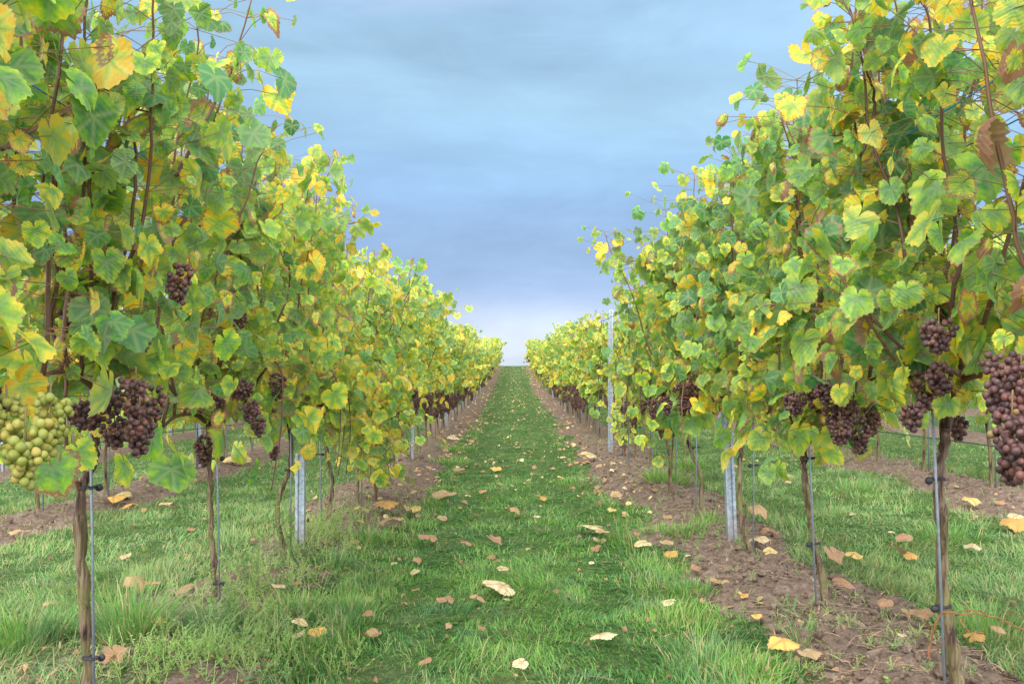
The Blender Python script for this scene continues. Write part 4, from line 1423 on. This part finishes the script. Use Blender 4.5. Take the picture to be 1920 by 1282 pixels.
# ------------------------------------------------------------------ single plants
def tall_weed(px, py, h, n, lbl, seed, pale=.3):
    r = np.random.default_rng(seed)
    p = ground_at(px, py)
    root = MB(); lf = MB()
    for s in range(n):
        a = r.uniform(0, 6.28); hh = h * r.uniform(.55, 1.05); ln = r.uniform(.03, .22)
        t = np.linspace(0, 1, 22)
        P = np.stack([cos(a) * ln * hh * t ** 1.5 + r.normal(0, .004, 22).cumsum() * .5, sin(a) * ln * hh * t ** 1.5, hh * t], 1)
        P[:, :2] += r.normal(0, .02, 2)
        tube(root, P, np.linspace(.0018, .0008, 22), 4, 0, (.6, .7, .2, .1))
        Q = P[3:]
        for q in Q:
            for _ in range(3):
                a2 = r.uniform(0, 6.28); sz = r.uniform(.010, .026)
                d = np.array([cos(a2), sin(a2), r.uniform(-.1, .7)]); w = np.array([-sin(a2), cos(a2), 0])
                lf.add([q, q + d * sz * .5 + w * sz * .2, q + d * sz, q + d * sz * .5 - w * sz * .2], [[[0, 1, 2, 3]]], (r.uniform(.4, 1), .7, .0 if r.uniform() < .85 else .7, pale))
    e = empty('tall_weed', (p[0], p[1], float(Gf(p[0], p[1]))))
    tag(e, lbl, 'weed')
    root.build('stem', [GRASSM], e); lf.build('leaves', [GRASSM], e, smooth=False)


tall_weed(540, 1050, .34, 7, 'feathery tall weed climbing beside the nearest left post', 1)
tall_weed(470, 1110, .24, 7, 'thin seeding weed between the second left trunk and the nearest left post', 2, .6)
tall_weed(415, 1175, .22, 7, 'pale seeding weed just before the second left trunk', 3, .9)
tall_weed(1590, 868, .26, 6, 'leafy weed on the soil of the second right row', 4, .1)
tall_weed(1665, 875, .30, 5, 'dark thin weed beside the second right row', 5, .0)
tall_weed(1840, 900, .22, 6, 'reddish dry weed on the second right soil strip', 6, .0)

# orange dried stem curling over the ground
P0 = ground_at(1745, 1250)
m = MB()
o_ = P0
R0S = .72
def rel(px, py, Y): return at(px, py, Y) - o_
for pts, r0 in (([rel(1740, 1238, 2.30), rel(1748, 1190, 2.28), rel(1765, 1150, 2.26), rel(1800, 1150, 2.24), rel(1850, 1152, 2.26), rel(1900, 1172, 2.28), rel(1960, 1195, 2.3)], .0030),
                ([rel(1795, 1150, 2.24), rel(1812, 1180, 2.22), rel(1845, 1186, 2.24)], .0022),
                ([rel(1748, 1195, 2.28), rel(1738, 1170, 2.25), rel(1735, 1150, 2.25)], .0016),
                ([rel(1850, 1152, 2.26), rel(1830, 1143, 2.22), rel(1800, 1146, 2.2)], .0018),
                ([rel(1742, 1230, 2.30), rel(1765, 1210, 2.25), rel(1775, 1195, 2.2)], .0016),
                ([rel(1880, 1165, 2.27), rel(1895, 1150, 2.24), rel(1925, 1160, 2.2)], .0014)):
    S = smooth_path(pts, 26); S += np.random.default_rng(8).normal(0, .0016, S.shape)
    tube(m, S, np.linspace(r0 * R0S, r0 * .45, 26), 6, 0)
tag(m.build('dried_stem', [ORANGEM], loc=o_), 'orange dried stem looping over the ground beside the thickest right trunk', 'dry stem')

# young sprout with yellow green leaves at the foot of the second right post
def sprout(px, py, Y, lbl, seed, n, yel, k_=1.0):
    r = np.random.default_rng(seed)
    p = at(px, py, Y)
    e = empty('vine_sprout', (p[0], Y, float(G(p[0], Y)))); tag(e, lbl, 'vine sprout')
    c = MB(); f = MB(); LP, LN, LT = [], [], []
    for s in range(n):
        a = r.uniform(0, 6.28)
        P = k_ * smooth_path([(0, 0, 0), (cos(a) * .03, sin(a) * .03, .16), (cos(a) * .12, sin(a) * .1, .34), (cos(a) * .18, sin(a) * .14, .46)], 10)
        tube(c, P, np.linspace(.004, .002, 10), 5, 0, (.5, 0, 0, 0))
        for q in P[3:]:
            a2 = r.uniform(0, 6.28); LP.append(q + np.array([cos(a2), sin(a2), 0]) * r.uniform(.03, .09)); LN.append([cos(a2) * .5, -.6, .6]); LT.append([cos(a2), sin(a2), -.8])
    k = len(LP)
    add_leaves(f, np.array(LP), np.array(LN) + r.normal(0, .25, (k, 3)), np.array(LT), r.uniform(.035, .06, k), np.clip(r.normal(yel, .15, k), 0, 1), np.abs(r.normal(.1, .1, k)), r, 1)
    c.build('canes', [CANE], e); f.build('foliage', [LEAF], e)


sprout(1172, 870, 9.9, 'low yellow green vine sprout beside the second right post', 21, 4, .62)
sprout(705, 930, 6.9, 'low bushy green vine sprout at the left edge of the lane', 22, 9, .28, 1.25)
